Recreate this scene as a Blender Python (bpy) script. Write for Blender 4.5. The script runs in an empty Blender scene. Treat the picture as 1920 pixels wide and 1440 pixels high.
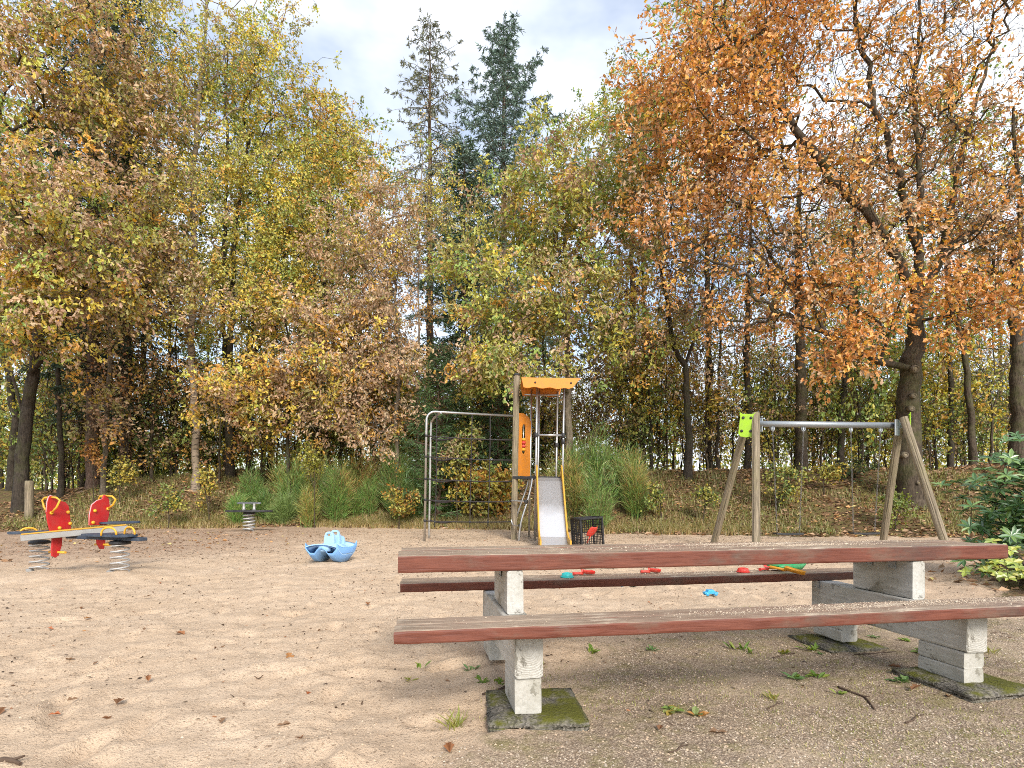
import bpy, bmesh, math, random
import numpy as np
from mathutils import Vector, Matrix
R = math.radians
sc = bpy.context.scene
col = sc.collection

# ------------------------------------------------------------------ camera, sky, sun, exposure
F, Y0, CH = 1060.0, 929.0, 1.0          # focal length in pixels of a 1920 px wide picture, horizon row, eye height
cam = bpy.data.cameras.new('camera')
cam.sensor_width = 36.0
cam.lens = 36.0 * F / 1920.0
cam.shift_y = (Y0 - 720.0) / 1920.0
cam.clip_start, cam.clip_end = 0.05, 3000.0
camo = bpy.data.objects.new('camera', cam); col.objects.link(camo)
camo.location = (0, 0, CH); camo.rotation_euler = (R(90), 0, 0)
sc.camera = camo

SUN_EL, SUN_AZ = 34.0, 163.0             # azimuth clockwise from +Y: behind the camera, a little to its right
world = bpy.data.worlds.new('World'); sc.world = world; world.use_nodes = True
wn = world.node_tree.nodes; wl = world.node_tree.links
for n in list(wn): wn.remove(n)
wo = wn.new('ShaderNodeOutputWorld'); bgd = wn.new('ShaderNodeBackground')
sky = wn.new('ShaderNodeTexSky'); sky.sky_type = 'NISHITA'; sky.sun_disc = False
sky.sun_elevation = R(SUN_EL); sky.sun_rotation = R(SUN_AZ); sky.air_density = 1.0; sky.dust_density = 0.8
tc = wn.new('ShaderNodeTexCoord'); mp = wn.new('ShaderNodeMapping'); mp.inputs['Scale'].default_value = (1.0, 1.0, 2.2)
mp.inputs['Location'].default_value = (3.1, 1.7, 0.35)
cn = wn.new('ShaderNodeTexNoise'); cn.inputs['Scale'].default_value = 1.7; cn.inputs['Detail'].default_value = 6; cn.inputs['Roughness'].default_value = 0.52
cr = wn.new('ShaderNodeValToRGB'); cr.color_ramp.elements[0].position = 0.43; cr.color_ramp.elements[0].color = (.24, .24, .24, 1)
cr.color_ramp.elements[1].position = 0.64; cr.color_ramp.elements[1].color = (1, 1, 1, 1)
cn2 = wn.new('ShaderNodeTexNoise'); cn2.inputs['Scale'].default_value = 3.3; cn2.inputs['Detail'].default_value = 4
cr2 = wn.new('ShaderNodeValToRGB'); cr2.color_ramp.elements[0].position = 0.3; cr2.color_ramp.elements[0].color = (5.2, 5.5, 5.95, 1)
cr2.color_ramp.elements[1].position = 0.65; cr2.color_ramp.elements[1].color = (5.9, 5.95, 6.05, 1)
mx = wn.new('ShaderNodeMix'); mx.data_type = 'RGBA'
wl.new(tc.outputs['Generated'], mp.inputs[0]); wl.new(mp.outputs[0], cn.inputs[0]); wl.new(mp.outputs[0], cn2.inputs[0])
wl.new(cn.outputs[0], cr.inputs[0]); wl.new(cn2.outputs[0], cr2.inputs[0])
wl.new(cr.outputs[0], mx.inputs[0]); wl.new(sky.outputs[0], mx.inputs[6]); wl.new(cr2.outputs[0], mx.inputs[7])
wl.new(mx.outputs[2], bgd.inputs[0]); bgd.inputs[1].default_value = 0.125; wl.new(bgd.outputs[0], wo.inputs[0])

sl = bpy.data.lights.new('sun', 'SUN'); sl.energy = 2.0; sl.angle = R(20); sl.color = (1, .95, .87)
so = bpy.data.objects.new('sun', sl); col.objects.link(so)
sd = Vector((math.sin(R(SUN_AZ)) * math.cos(R(SUN_EL)), math.cos(R(SUN_AZ)) * math.cos(R(SUN_EL)), math.sin(R(SUN_EL))))
so.rotation_euler = sd.to_track_quat('Z', 'Y').to_euler(); so.location = (0, -10, 30)
vs = sc.view_settings; vs.view_transform = 'Standard'; vs.look = 'None'; vs.gamma = 1; vs.use_curve_mapping = False; vs.exposure = 1.08
sc.cycles.max_bounces = 3; sc.cycles.diffuse_bounces = 2; sc.cycles.glossy_bounces = 2; sc.cycles.transmission_bounces = 2
sc.cycles.filter_width = 1.0; sc.cycles.use_denoising = False
sc.cycles.use_adaptive_sampling = True; sc.cycles.adaptive_threshold = 0.02
sc.cycles.caustics_reflective = False; sc.cycles.caustics_refractive = False

# ------------------------------------------------------------------ helpers
def px(x, y, d):
    """the point seen at photo pixel (x, y) at distance d in front of the camera"""
    return Vector(((x - 960) / F * d, d, CH - (y - Y0) / F * d))

def tag(o, label=None, cat=None, group=None, kind=None):
    if label: o['label'] = label
    if cat: o['category'] = cat
    if group: o['group'] = group
    if kind: o['kind'] = kind
    return o

def empty(name, loc=(0, 0, 0), rz=0.0):
    o = bpy.data.objects.new(name, None); col.objects.link(o)
    o.location = loc; o.rotation_euler = (0, 0, rz); o.empty_display_size = .1
    return o

def thing(name, label, cat, loc=(0, 0, 0), rz=0.0, group=None):
    return tag(empty(name, loc, rz), label, cat, group)

def link_mesh(name, me, mat, parent=None):
    o = bpy.data.objects.new(name, me); col.objects.link(o)
    if mat is not None:
        for m in (mat if isinstance(mat, (list, tuple)) else [mat]): me.materials.append(m)
    if parent is not None: o.parent = parent
    return o

class MB:
    """collects shapes, then links them as one mesh object"""
    def __init__(s): s.v = []; s.f = []; s.sm = []; s.mi = []
    def add(s, vs, fs, smooth=False, mi=0):
        b = len(s.v); s.v += [tuple(v) for v in vs]
        s.f += [tuple(i + b for i in f) for f in fs]; s.sm += [smooth] * len(fs); s.mi += [mi] * len(fs)
        return s
    def bm(s, bm, M=None, smooth=False, mi=0):
        bm.verts.ensure_lookup_table()
        for i, v in enumerate(bm.verts): v.index = i
        vs = [(M @ v.co) if M is not None else v.co.copy() for v in bm.verts]
        s.add(vs, [[v.index for v in f.verts] for f in bm.faces], smooth, mi); bm.free(); return s
    def box(s, c, d, M=None, bev=0.0, seg=1):
        bm = bmesh.new(); bmesh.ops.create_cube(bm, size=1)
        for v in bm.verts: v.co = Vector((v.co.x * d[0] + c[0], v.co.y * d[1] + c[1], v.co.z * d[2] + c[2]))
        if bev: bmesh.ops.bevel(bm, geom=list(bm.edges), offset=bev, segments=seg, affect='EDGES', profile=.6)
        return s.bm(bm, M)
    def prism(s, poly, t, M=None, bev=0.0, hole=None):
        """polygon in XZ, thickness t along Y (centred); an optional hole as a second loop of equal length"""
        n = len(poly)
        if hole is None:
            bm = bmesh.new()
            a = [bm.verts.new((p[0], -t / 2, p[1])) for p in poly]; b = [bm.verts.new((p[0], t / 2, p[1])) for p in poly]
            bm.faces.new(a); bm.faces.new(b[::-1])
            for i in range(n): bm.faces.new((a[i], b[i], b[(i + 1) % n], a[(i + 1) % n]))
            bmesh.ops.recalc_face_normals(bm, faces=list(bm.faces))
            if bev:
                ed = [e for e in bm.edges if abs(e.verts[0].co.y - e.verts[1].co.y) < 1e-6]
                bmesh.ops.bevel(bm, geom=ed, offset=bev, segments=2, affect='EDGES', profile=.6)
            return s.bm(bm, M)
        V = []
        for lp in (poly, hole):
            for y in (-t / 2, t / 2): V += [(p[0], y, p[1]) for p in lp]
        Fc = []
        for i in range(n):
            j = (i + 1) % n
            Fc += [(i, j, 2 * n + j, 2 * n + i), (n + i, 3 * n + i, 3 * n + j, n + j), (i, n + i, n + j, j), (2 * n + i, 2 * n + j, 3 * n + j, 3 * n + i)]
        if M is not None: V = [M @ Vector(v) for v in V]
        return s.add(V, Fc)
    def tube(s, pts, r, n=8, closed=False, caps=True, smooth=True):
        P = [Vector(p) for p in pts]; m = len(P)
        rr = r if isinstance(r, (list, tuple)) else [r] * m
        V = []; ref = None
        for i in range(m):
            if closed: t = P[(i + 1) % m] - P[i - 1]
            else: t = P[min(i + 1, m - 1)] - P[max(i - 1, 0)]
            t.normalize()
            if ref is None:
                ref = Vector((0, 0, 1)) if abs(t.z) < .9 else Vector((1, 0, 0))
            a = (ref - t * ref.dot(t)); a.normalize(); ref = a; b = t.cross(a)
            for k in range(n):
                q = 2 * math.pi * k / n; V.append(P[i] + (a * math.cos(q) + b * math.sin(q)) * rr[i])
        Fc = []
        for i in range(m if closed else m - 1):
            for k in range(n):
                i2 = (i + 1) % m
                Fc.append((i * n + k, i * n + (k + 1) % n, i2 * n + (k + 1) % n, i2 * n + k))
        s.add(V, Fc, smooth)
        if caps and not closed:
            b = len(s.v) - len(V)
            s.f += [tuple(b + k for k in range(n))[::-1], tuple(b + (m - 1) * n + k for k in range(n))]; s.sm += [False] * 2; s.mi += [0, 0]
        return s
    def lathe(s, prof, c=(0, 0, 0), n=16, M=None, smooth=True):
        V = []; Fc = []
        for (r, z) in prof:
            for k in range(n):
                a = 2 * math.pi * k / n; V.append(Vector((c[0] + r * math.cos(a), c[1] + r * math.sin(a), c[2] + z)))
        for i in range(len(prof) - 1):
            for k in range(n): Fc.append((i * n + k, i * n + (k + 1) % n, (i + 1) * n + (k + 1) % n, (i + 1) * n + k))
        Fc.append(tuple(range(n))[::-1]); Fc.append(tuple((len(prof) - 1) * n + k for k in range(n)))
        if M is not None: V = [M @ v for v in V]
        return s.add(V, Fc, smooth)
    def mesh(s, name):
        me = bpy.data.meshes.new(name); me.from_pydata(s.v, [], s.f); me.update()
        me.polygons.foreach_set('use_smooth', s.sm); me.polygons.foreach_set('material_index', s.mi)
        return me
    def build(s, name, mat, parent=None): return link_mesh(name, s.mesh(name), mat, parent)

def np_mesh(name, V, sizes, idx, colr=None, smooth=False):
    """mesh from numpy: V (n,3), polygon sizes, flat loop indices, optional per-vertex colour"""
    me = bpy.data.meshes.new(name)
    V = np.asarray(V, np.float32); sizes = np.asarray(sizes, np.int32); idx = np.asarray(idx, np.int32)
    me.vertices.add(len(V)); me.vertices.foreach_set('co', V.ravel())
    me.loops.add(len(idx)); me.loops.foreach_set('vertex_index', idx)
    me.polygons.add(len(sizes))
    st = np.zeros(len(sizes), np.int32); st[1:] = np.cumsum(sizes)[:-1]
    me.polygons.foreach_set('loop_start', st); me.polygons.foreach_set('loop_total', sizes)
    me.update(calc_edges=True)
    me.polygons.foreach_set('use_smooth', np.full(len(sizes), smooth, bool))
    if colr is not None:
        at = me.attributes.new('Col', 'FLOAT_COLOR', 'POINT')
        c4 = np.ones((len(V), 4), np.float32); c4[:, :3] = colr
        at.data.foreach_set('color', c4.ravel())
    me.update(); return me

def hash2(ix, iy, seed):
    h = (ix.astype(np.int64) * 374761393 + iy.astype(np.int64) * 668265263 + seed * 1442695041) & 0x7fffffff
    h = ((h ^ (h >> 13)) * 1274126177) & 0x7fffffff
    return ((h ^ (h >> 16)) & 0xffff) / 65535.0
def vnoise(x, y, seed=0):
    x = np.asarray(x, float); y = np.asarray(y, float)
    ix = np.floor(x); iy = np.floor(y); fx = x - ix; fy = y - iy
    fx = fx * fx * (3 - 2 * fx); fy = fy * fy * (3 - 2 * fy); ix = ix.astype(np.int64); iy = iy.astype(np.int64)
    a = hash2(ix, iy, seed); b = hash2(ix + 1, iy, seed); c = hash2(ix, iy + 1, seed); d = hash2(ix + 1, iy + 1, seed)
    return (a * (1 - fx) + b * fx) * (1 - fy) + (c * (1 - fx) + d * fx) * fy - .5
def fbm(x, y, seed=0, oct=4, gain=.5):
    t = 0; a = 1.0
    for o in range(oct):
        t = t + a * vnoise(np.asarray(x) * 2 ** o + 17.3 * o, np.asarray(y) * 2 ** o + 9.1 * o, seed + o); a *= gain
    return t
def sstep(a, b, x):
    t = np.clip((np.asarray(x, float) - a) / (b - a), 0, 1); return t * t * (3 - 2 * t)

# ------------------------------------------------------------------ materials
class Mat:
    def __init__(s, name, rough=.7, metal=0.0, spec=.4):
        s.m = bpy.data.materials.new(name); s.m.use_nodes = True
        s.t = s.m.node_tree; s.n = s.t.nodes; s.p = s.n['Principled BSDF']
        s.p.inputs['Roughness'].default_value = rough; s.p.inputs['Metallic'].default_value = metal
        s.p.inputs['Specular IOR Level'].default_value = spec
        s._tc = None
    def lk(s, a, b): s.t.links.new(a, b)
    def tc(s, kind='Object', scale=(1, 1, 1), rot=(0, 0, 0)):
        if s._tc is None: s._tc = s.n.new('ShaderNodeTexCoord')
        m = s.n.new('ShaderNodeMapping'); m.inputs['Scale'].default_value = scale; m.inputs['Rotation'].default_value = rot
        s.lk(s._tc.outputs[kind], m.inputs[0]); return m.outputs[0]
    def noise(s, vec, scale, det=4, rough=.5, dist=0.0):
        n = s.n.new('ShaderNodeTexNoise'); n.inputs['Scale'].default_value = scale; n.inputs['Detail'].default_value = det
        n.inputs['Roughness'].default_value = rough; n.inputs['Distortion'].default_value = dist
        s.lk(vec, n.inputs['Vector']); return n.outputs[0]
    def vor(s, vec, scale, feature='F1', out='Distance'):
        n = s.n.new('ShaderNodeTexVoronoi'); n.feature = feature; n.inputs['Scale'].default_value = scale
        s.lk(vec, n.inputs['Vector']); return n.outputs[out]
    def ramp(s, fac, stops):
        n = s.n.new('ShaderNodeValToRGB'); e = n.color_ramp.elements
        while len(e) < len(stops): e.new(.5)
        for el, (p, c) in zip(e, stops):
            el.position = p; el.color = (c, c, c, 1) if isinstance(c, (int, float)) else (*c, 1)
        s.lk(fac, n.inputs[0]); return n.outputs[0]
    def mix(s, fac, a, b, mode='MIX'):
        n = s.n.new('ShaderNodeMix'); n.data_type = 'RGBA'; n.blend_type = mode
        for i, v in ((0, fac), (6, a), (7, b)):
            if isinstance(v, (int, float)): n.inputs[i].default_value = v if i == 0 else (v, v, v, 1)
            elif isinstance(v, tuple): n.inputs[i].default_value = (*v, 1)
            else: s.lk(v, n.inputs[i])
        return n.outputs[2]
    def math(s, op, a, b=0.0):
        n = s.n.new('ShaderNodeMath'); n.operation = op
        for i, v in ((0, a), (1, b)):
            if isinstance(v, (int, float)): n.inputs[i].default_value = v
            else: s.lk(v, n.inputs[i])
        return n.outputs[0]
    def attr(s, name, out='Color'):
        n = s.n.new('ShaderNodeAttribute'); n.attribute_name = name; return n.outputs[out]
    def sep(s, c):
        n = s.n.new('ShaderNodeSeparateXYZ'); s.lk(c, n.inputs[0]); return n.outputs
    def normal_z(s):
        g = s.n.new('ShaderNodeNewGeometry'); return s.sep(g.outputs['Normal'])[2]
    def rnd(s):
        n = s.n.new('ShaderNodeObjectInfo'); return n.outputs['Random']
    def col(s, c):
        if isinstance(c, tuple): s.p.inputs['Base Color'].default_value = (*c, 1)
        else: s.lk(c, s.p.inputs['Base Color'])
        return s
    def rough(s, c): s.lk(c, s.p.inputs['Roughness']); return s
    def bump(s, h, strength=.3, dist=.01, prev=None):
        n = s.n.new('ShaderNodeBump'); n.inputs['Strength'].default_value = strength; n.inputs['Distance'].default_value = dist
        s.lk(h, n.inputs['Height'])
        if prev is not None: s.lk(prev, n.inputs['Normal'])
        s.lk(n.outputs[0], s.p.inputs['Normal']); return n.outputs[0]

MT = {}
def plain(name, c, rough=.5, metal=0.0, dirt=.25, scale=14.0, spec=.4, bump=.15, dirtcol=(.16, .13, .10)):
    m = Mat(name, rough, metal, spec); o = m.tc()
    n1 = m.noise(o, scale, 5, .6); n2 = m.noise(o, scale * 6, 3, .6)
    k = m.ramp(n1, [(.42, 0.0), (.75, dirt)])
    c2 = m.mix(m.ramp(n2, [(.3, 0.0), (.8, .25)]), c, tuple(x * .75 for x in c))
    m.col(m.mix(k, c2, dirtcol)); m.rough(m.ramp(n1, [(.3, rough * .85), (.7, min(1, rough * 1.25))])); m.bump(n2, bump, .004)
    MT[name] = m.m; return m.m

# leaves: colour per leaf, light passes through
def leaf_mat(name, trans=.3, gloss=.06, rough=.5):
    m = bpy.data.materials.new(name); m.use_nodes = True; t = m.node_tree; n = t.nodes
    for x in list(n): n.remove(x)
    o = n.new('ShaderNodeOutputMaterial'); a = n.new('ShaderNodeAttribute'); a.attribute_name = 'Col'
    d = n.new('ShaderNodeBsdfDiffuse'); tr = n.new('ShaderNodeBsdfTranslucent'); g = n.new('ShaderNodeBsdfGlossy'); g.inputs['Roughness'].default_value = rough
    hs = n.new('ShaderNodeHueSaturation'); hs.inputs['Saturation'].default_value = 1.12; hs.inputs['Value'].default_value = 1.15
    m1 = n.new('ShaderNodeMixShader'); m1.inputs[0].default_value = trans; m2 = n.new('ShaderNodeMixShader'); m2.inputs[0].default_value = gloss
    t.links.new(a.outputs['Color'], d.inputs[0]); t.links.new(a.outputs['Color'], hs.inputs['Color']); t.links.new(hs.outputs[0], tr.inputs[0])
    t.links.new(d.outputs[0], m1.inputs[1]); t.links.new(tr.outputs[0], m1.inputs[2]); t.links.new(m1.outputs[0], m2.inputs[1]); t.links.new(g.outputs[0], m2.inputs[2])
    t.links.new(m2.outputs[0], o.inputs[0]); MT[name] = m; return m
leaf_mat('leaf', .32, .05); leaf_mat('needle', .12, .04); leaf_mat('glossy_leaf', .2, .12, .35); leaf_mat('dead_leaf', .08, .03)

def bark(name, dark, light, moss=.35, mosscol=(.09, .11, .025), sc_=1.0):
    m = Mat(name, .9, 0, .2); o = m.tc(scale=(1, 1, .22))
    n1 = m.noise(o, 26 * sc_, 6, .65); o2 = m.tc(); n2 = m.noise(o2, 1.6, 4, .6); n3 = m.noise(o2, 9, 4, .6)
    c = m.mix(m.ramp(n1, [(.35, 0.0), (.68, 1.0)]), dark, light)
    c = m.mix(m.ramp(n3, [(.45, 0.0), (.8, .5)]), c, tuple(x * 1.5 for x in light))
    c = m.mix(m.ramp(n2, [(.48, 0.0), (.72, moss)]), c, mosscol)
    m.col(c); m.bump(n1, .8, .03); MT[name] = m.m
bark('bark_oak', (.035, .026, .018), (.115, .088, .062), .55)
bark('bark_dark', (.022, .017, .013), (.075, .060, .046), .45)
bark('bark_spruce', (.07, .045, .032), (.20, .13, .095), .3)
bark('bark_pale', (.09, .07, .05), (.26, .21, .155), .35)
m = Mat('bark_birch', .8, 0, .25); o = m.tc(scale=(1, 1, 3.2)); n1 = m.noise(o, 6, 5, .6); n2 = m.noise(m.tc(), 3, 4, .6)
c = m.mix(m.ramp(n1, [(.52, 0.0), (.62, 1.0)]), (.29, .225, .165), (.045, .036, .03)); c = m.mix(m.ramp(n2, [(.45, 0.0), (.75, .7)]), c, (.16, .13, .07))
m.col(c); m.bump(n1, .4, .01); MT['bark_birch'] = m.m

# painted and stained timber of the table (each board lies along its own local X)
m = Mat('stained_plank', .55, 0, .35); o = m.tc(scale=(1.1, 14, 14)); g1 = m.noise(o, 5, 6, .62, .6); o2 = m.tc(scale=(1, 2.2, 2.2))
big = m.noise(o2, 2.1, 5, .6); fine = m.noise(m.tc(scale=(2.5, 40, 40)), 9, 3, .7)
c = m.mix(m.ramp(g1, [(.32, 0.0), (.7, 1.0)]), (.115, .033, .020), (.205, .068, .041))
wear = m.mix(m.ramp(g1, [(.3, 0.0), (.72, 1.0)]), (.20, .14, .095), (.43, .33, .235))
up = m.ramp(m.normal_z(), [(.5, 0.0), (.9, 1.0)])
wmask = m.math('MULTIPLY', up, m.ramp(big, [(.30, .5), (.58, 1.0)]))
side = m.math('MULTIPLY', m.math('SUBTRACT', 1.0, up), m.ramp(m.noise(o2, 3.1, 6, .68), [(.52, 0.0), (.66, .7)]))
c = m.mix(wmask, c, wear); c = m.mix(side, c, (.155, .10, .07))
c = m.mix(m.ramp(m.noise(o2, 1.3, 6, .7), [(.56, 0.0), (.7, .55)]), c, (.06, .048, .04))
sandm = m.math('MULTIPLY', up, m.ramp(m.noise(m.tc(scale=(1, 3.5, 1)), 2.6, 7, .72), [(.57, 0.0), (.66, .85)]))
c = m.mix(sandm, c, (.60, .49, .36)); c = m.mix(m.ramp(fine, [(.6, 0.0), (.85, .35)]), c, (.05, .03, .02))
vk = m.vor(m.tc(scale=(2.2, 9, 9)), 1.0); c = m.mix(m.ramp(vk, [(.05, .85), (.10, 0.0)]), c, (.045, .028, .022))
m.col(c); m.rough(m.ramp(g1, [(.3, .42), (.7, .75)])); b = m.bump(g1, .45, .006); m.bump(fine, .3, .002, b); MT['plank'] = m.m

def white_timber(name, rings):
    m = Mat(name, .62, 0, .3); o = m.tc(scale=(16, 1.2, 16)); g = m.noise(o, 4, 6, .65, .5); b2 = m.noise(m.tc(), 5, 6, .65)
    c = m.mix(m.ramp(g, [(.35, 0.0), (.7, 1.0)]), (.42, .40, .355), (.58, .56, .51))
    if rings:
        s = m.sep(m.tc(scale=(1, 1, 1))); wob = m.math('MULTIPLY', b2, .05)
        d2 = m.math('SQRT', m.math('ADD', m.math('POWER', s[0], 2.0), m.math('POWER', m.math('SUBTRACT', s[2], .012), 2.0)))
        rg = m.math('SINE', m.math('MULTIPLY', m.math('ADD', d2, wob), 620.0))
        msk = m.math('MULTIPLY', m.ramp(rg, [(.55, 0.0), (.95, .55)]), m.ramp(m.noise(m.tc(), 9, 3, .5), [(.35, 0.1), (.6, 1.0)]))
        c = m.mix(msk, c, (.30, .28, .24)); m.bump(rg, .35, .002)
        flake = m.ramp(m.noise(m.tc(scale=(1.3, 1, .6)), 15, 6, .75), [(.56, 0.0), (.60, .9)])
    else:
        m.bump(g, .35, .004); flake = m.ramp(m.noise(m.tc(scale=(1, .6, 1)), 8.5, 7, .78), [(.575, 0.0), (.60, .85)])
    c = m.mix(flake, c, (.16, .145, .12))
    c = m.mix(m.ramp(b2, [(.42, 0.0), (.72, .7)]), c, (.30, .28, .215)); m.col(c); MT[name] = m.m
white_timber('white_timber', False); white_timber('white_end_grain', True)

# weathered round or square playground timber, grain along local Z
m = Mat('grey_timber', .8, 0, .25); o = m.tc(scale=(18, 18, .9)); g = m.noise(o, 3.0, 6, .65, .8); n2 = m.noise(m.tc(scale=(1, 1, .5)), 4, 4, .6)
c = m.mix(m.ramp(g, [(.32, 0.0), (.5, .55), (.68, 1.0)]), (.095, .075, .048), (.36, .29, .20)); c = m.mix(m.ramp(n2, [(.45, 0.0), (.75, .6)]), c, (.22, .20, .09))
c = m.mix(m.ramp(m.noise(m.tc(scale=(30, 30, .7)), 3, 3, .5), [(.60, 0.0), (.68, .8)]), c, (.05, .04, .03)); m.col(c); m.bump(g, .6, .01); MT['grey_timber'] = m.m

plain('steel', (.52, .51, .49), .32, .85, .35, 9, .5, .1, (.22, .19, .15)); plain('galvanised', (.33, .355, .37), .42, .6, .3, 22, .5, .2, (.3, .3, .3))
plain('chain_steel', (.20, .19, .18), .5, .5, .3, 30); plain('pale_steel', (.55, .54, .52), .45, .4, .3, 12); plain('orange_panel', (.72, .245, .022), .45, 0, .3, 8); plain('yellow_panel', (.62, .33, .035), .5, 0, .35, 9)
plain('red_panel', (.50, .020, .022), .48, 0, .45, 13, .4, .1, (.34, .07, .055)); plain('yellow_plastic', (.78, .40, .03), .4, 0, .25, 20)
plain('pink_edge', (.72, .38, .38), .5, 0, .2, 20)
plain('navy_rubber', (.028, .045, .075), .6, 0, .3, 14, .4, .2, (.2, .2, .2)); plain('black_plastic', (.022, .022, .024), .5, 0, .3, 14, .4, .15, (.12, .11, .10))
plain('rope', (.035, .03, .032), .9, 0, .3, 60, .2, .5); plain('lime_panel', (.33, .56, .02), .45, 0, .25, 10); plain('aluminium', (.36, .355, .34), .45, .3, .35, 11)
plain('blue_plastic', (.36, .58, .84), .42, 0, .2, 7, .45, .05, (.38, .52, .70)); plain('blue_shell', (.20, .42, .78), .42, 0, .2, 7, .45, .05, (.2, .3, .5))
plain('toy_green', (.015, .32, .10), .4, 0, .3, 20, .45, .05, (.35, .3, .2)); plain('toy_orange', (.85, .36, .02), .4, 0, .2, 20); plain('toy_red', (.70, .035, .025), .4, 0, .35, 30, .4, .05, (.5, .36, .26))
plain('toy_turquoise', (.03, .50, .48), .4, 0, .3, 20); plain('toy_white', (.75, .74, .72), .4, 0, .3, 20); plain('toy_blue', (.05, .40, .72), .4, 0, .3, 20); plain('twig', (.10, .065, .045), .9, 0, .3, 30, .2, .4)

m = Mat('slide_steel', .3, .55, .6); o = m.tc(); n1 = m.noise(m.tc(scale=(1, .45, 1)), 5, 6, .7); n2 = m.noise(o, 70, 4, .7); s = m.sep(m.tc())
top = m.ramp(m.math('ADD', s[2], m.math('MULTIPLY', n1, .30)), [(.75, 0.0), (1.45, 1.0)])
dirt = m.math('MULTIPLY', top, m.ramp(n2, [(.35, .35), (.65, .95)]))
m.col(m.mix(dirt, (.62, .62, .63), (.17, .155, .14))); m.rough(m.ramp(dirt, [(0, .38), (.8, .6)])); MT['slide_steel'] = m.m

m = Mat('concrete_slab', .92, 0, .2); o = m.tc(); n1 = m.noise(o, 7, 6, .65); v1 = m.vor(o, 95, 'F1', 'Color'); v2 = m.vor(o, 95)
c = m.mix(m.ramp(v1, [(.2, 0.0), (.8, 1.0)]), (.08, .073, .06), (.24, .215, .18))
up = m.ramp(m.normal_z(), [(.2, .15), (.8, 1.0)])
c = m.mix(m.math('MULTIPLY', up, m.ramp(n1, [(.40, 0.0), (.56, .93)])), c, (.105, .105, .012)); c = m.mix(m.ramp(n1, [(.3, .7), (.42, 0.0)]), c, (.055, .05, .04))
m.col(c); b = m.bump(v2, .7, .006); m.bump(m.noise(o, 60, 5, .7), .8, .01, b); MT['slab'] = m.m

# the ground: sand, gravel and forest floor blended by what lies where (attribute zone: forest, gravel, leaf dust)
m = Mat('ground', .95, 0, .15); o = m.tc(); z = m.sep(m.attr('zone'))
n1 = m.noise(o, 1.1, 6, .62); n2 = m.noise(o, 7, 6, .65); n3 = m.noise(o, 75, 4, .75); n4 = m.noise(o, 260, 2, .7)
sand = m.mix(m.ramp(n1, [(.34, 0.0), (.68, 1.0)]), (.555, .405, .27), (.645, .49, .345))
sand = m.mix(m.ramp(n2, [(.38, .42), (.60, 0.0)]), sand, (.43, .305, .20)); sand = m.mix(m.ramp(n3, [(.36, .8), (.45, 0.0)]), sand, (.24, .165, .105)); sand = m.mix(m.ramp(n4, [(.56, 0.0), (.78, .5)]), sand, (.80, .67, .49))
vs_ = m.vor(o, 48); vm = m.noise(o, 2.6, 4, .6)
sand = m.mix(m.math('MULTIPLY', m.ramp(vs_, [(.08, .95), (.20, 0.0)]), m.ramp(vm, [(.46, 0.0), (.6, .8)])), sand, (.13, .085, .055))
vg = m.vor(o, 135, 'F1', 'Color'); vd = m.vor(o, 135)
grav = m.mix(m.ramp(m.sep(vg)[0], [(.1, 0.0), (.5, .5), (.95, 1.0)]), (.26, .185, .125), (.60, .47, .335)); grav = m.mix(m.ramp(vd, [(.3, 0.0), (.7, .7)]), grav, (.14, .10, .07))
grav = m.mix(m.ramp(n2, [(.47, 0.0), (.66, .45)]), grav, (.23, .21, .05)); grav = m.mix(m.ramp(n1, [(.48, 0.0), (.66, .5)]), grav, (.50, .385, .265))
lit = m.vor(m.tc(scale=(1, 1, 1)), 13, 'F1', 'Color'); soil = m.mix(m.sep(lit)[0], (.075, .045, .026), (.22, .13, .07)); soil = m.mix(m.ramp(n2, [(.42, 0.0), (.6, .7)]), soil, (.15, .15, .045)); soil = m.mix(m.ramp(n3, [(.35, .6), (.5, 0.0)]), soil, (.04, .026, .016))
edge = m.math('ADD', z[0], m.math('MULTIPLY', m.math('SUBTRACT', n2, .5), .9)); ge = m.math('ADD', z[1], m.math('MULTIPLY', m.math('SUBTRACT', n2, .5), 1.1))
c = m.mix(m.ramp(ge, [(.35, 0.0), (.7, 1.0)]), sand, grav)
c = m.mix(m.math('MULTIPLY', z[2], m.ramp(n2, [(.3, .95), (.7, .5)])), c, (.27, .17, .115))
c = m.mix(m.ramp(edge, [(.4, 0.0), (.62, 1.0)]), c, soil); m.col(c)
b = m.bump(n2, .55, .045); b = m.bump(n3, .6, .014, b); m.bump(vd, .35, .006, b); MT['ground'] = m.m

# ------------------------------------------------------------------ terrain
EX = [-40, -14, -11.5, -7.6, -3.4, -.9, 2.6, 5.2, 9, 12, 40]; EY = [14.5, 15.0, 15.6, 17.2, 16.8, 16.1, 14.4, 13.9, 13.0, 12.2, 12.0]
HX = [-60, -17, -14, -11, -5, 3, 9, 14, 40]; HY = [1.0, 1.15, 1.4, 1.9, 2.0, 1.75, 1.75, 1.8, 1.8]
FOOT = []
def base_height(x, y):
    x = np.asarray(x, float); y = np.asarray(y, float)
    s = y - np.interp(x, EX, EY)
    h = np.interp(x, HX, HY) * sstep(-.3, 5.2, s) + .02 * sstep(-6, 0, s)
    h = h + .25 * sstep(0, 4, x - (5.4 + .62 * (y - 6.2))) * sstep(3, 7, y)
    w = sstep(-.5, 2, s)
    h = h + w * (.28 * fbm(x * .35, y * .35, 5, 3) + .10 * fbm(x * 1.3, y * 1.3, 9, 3))
    h = h - .5 * sstep(9, 22, s)
    return h
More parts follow.
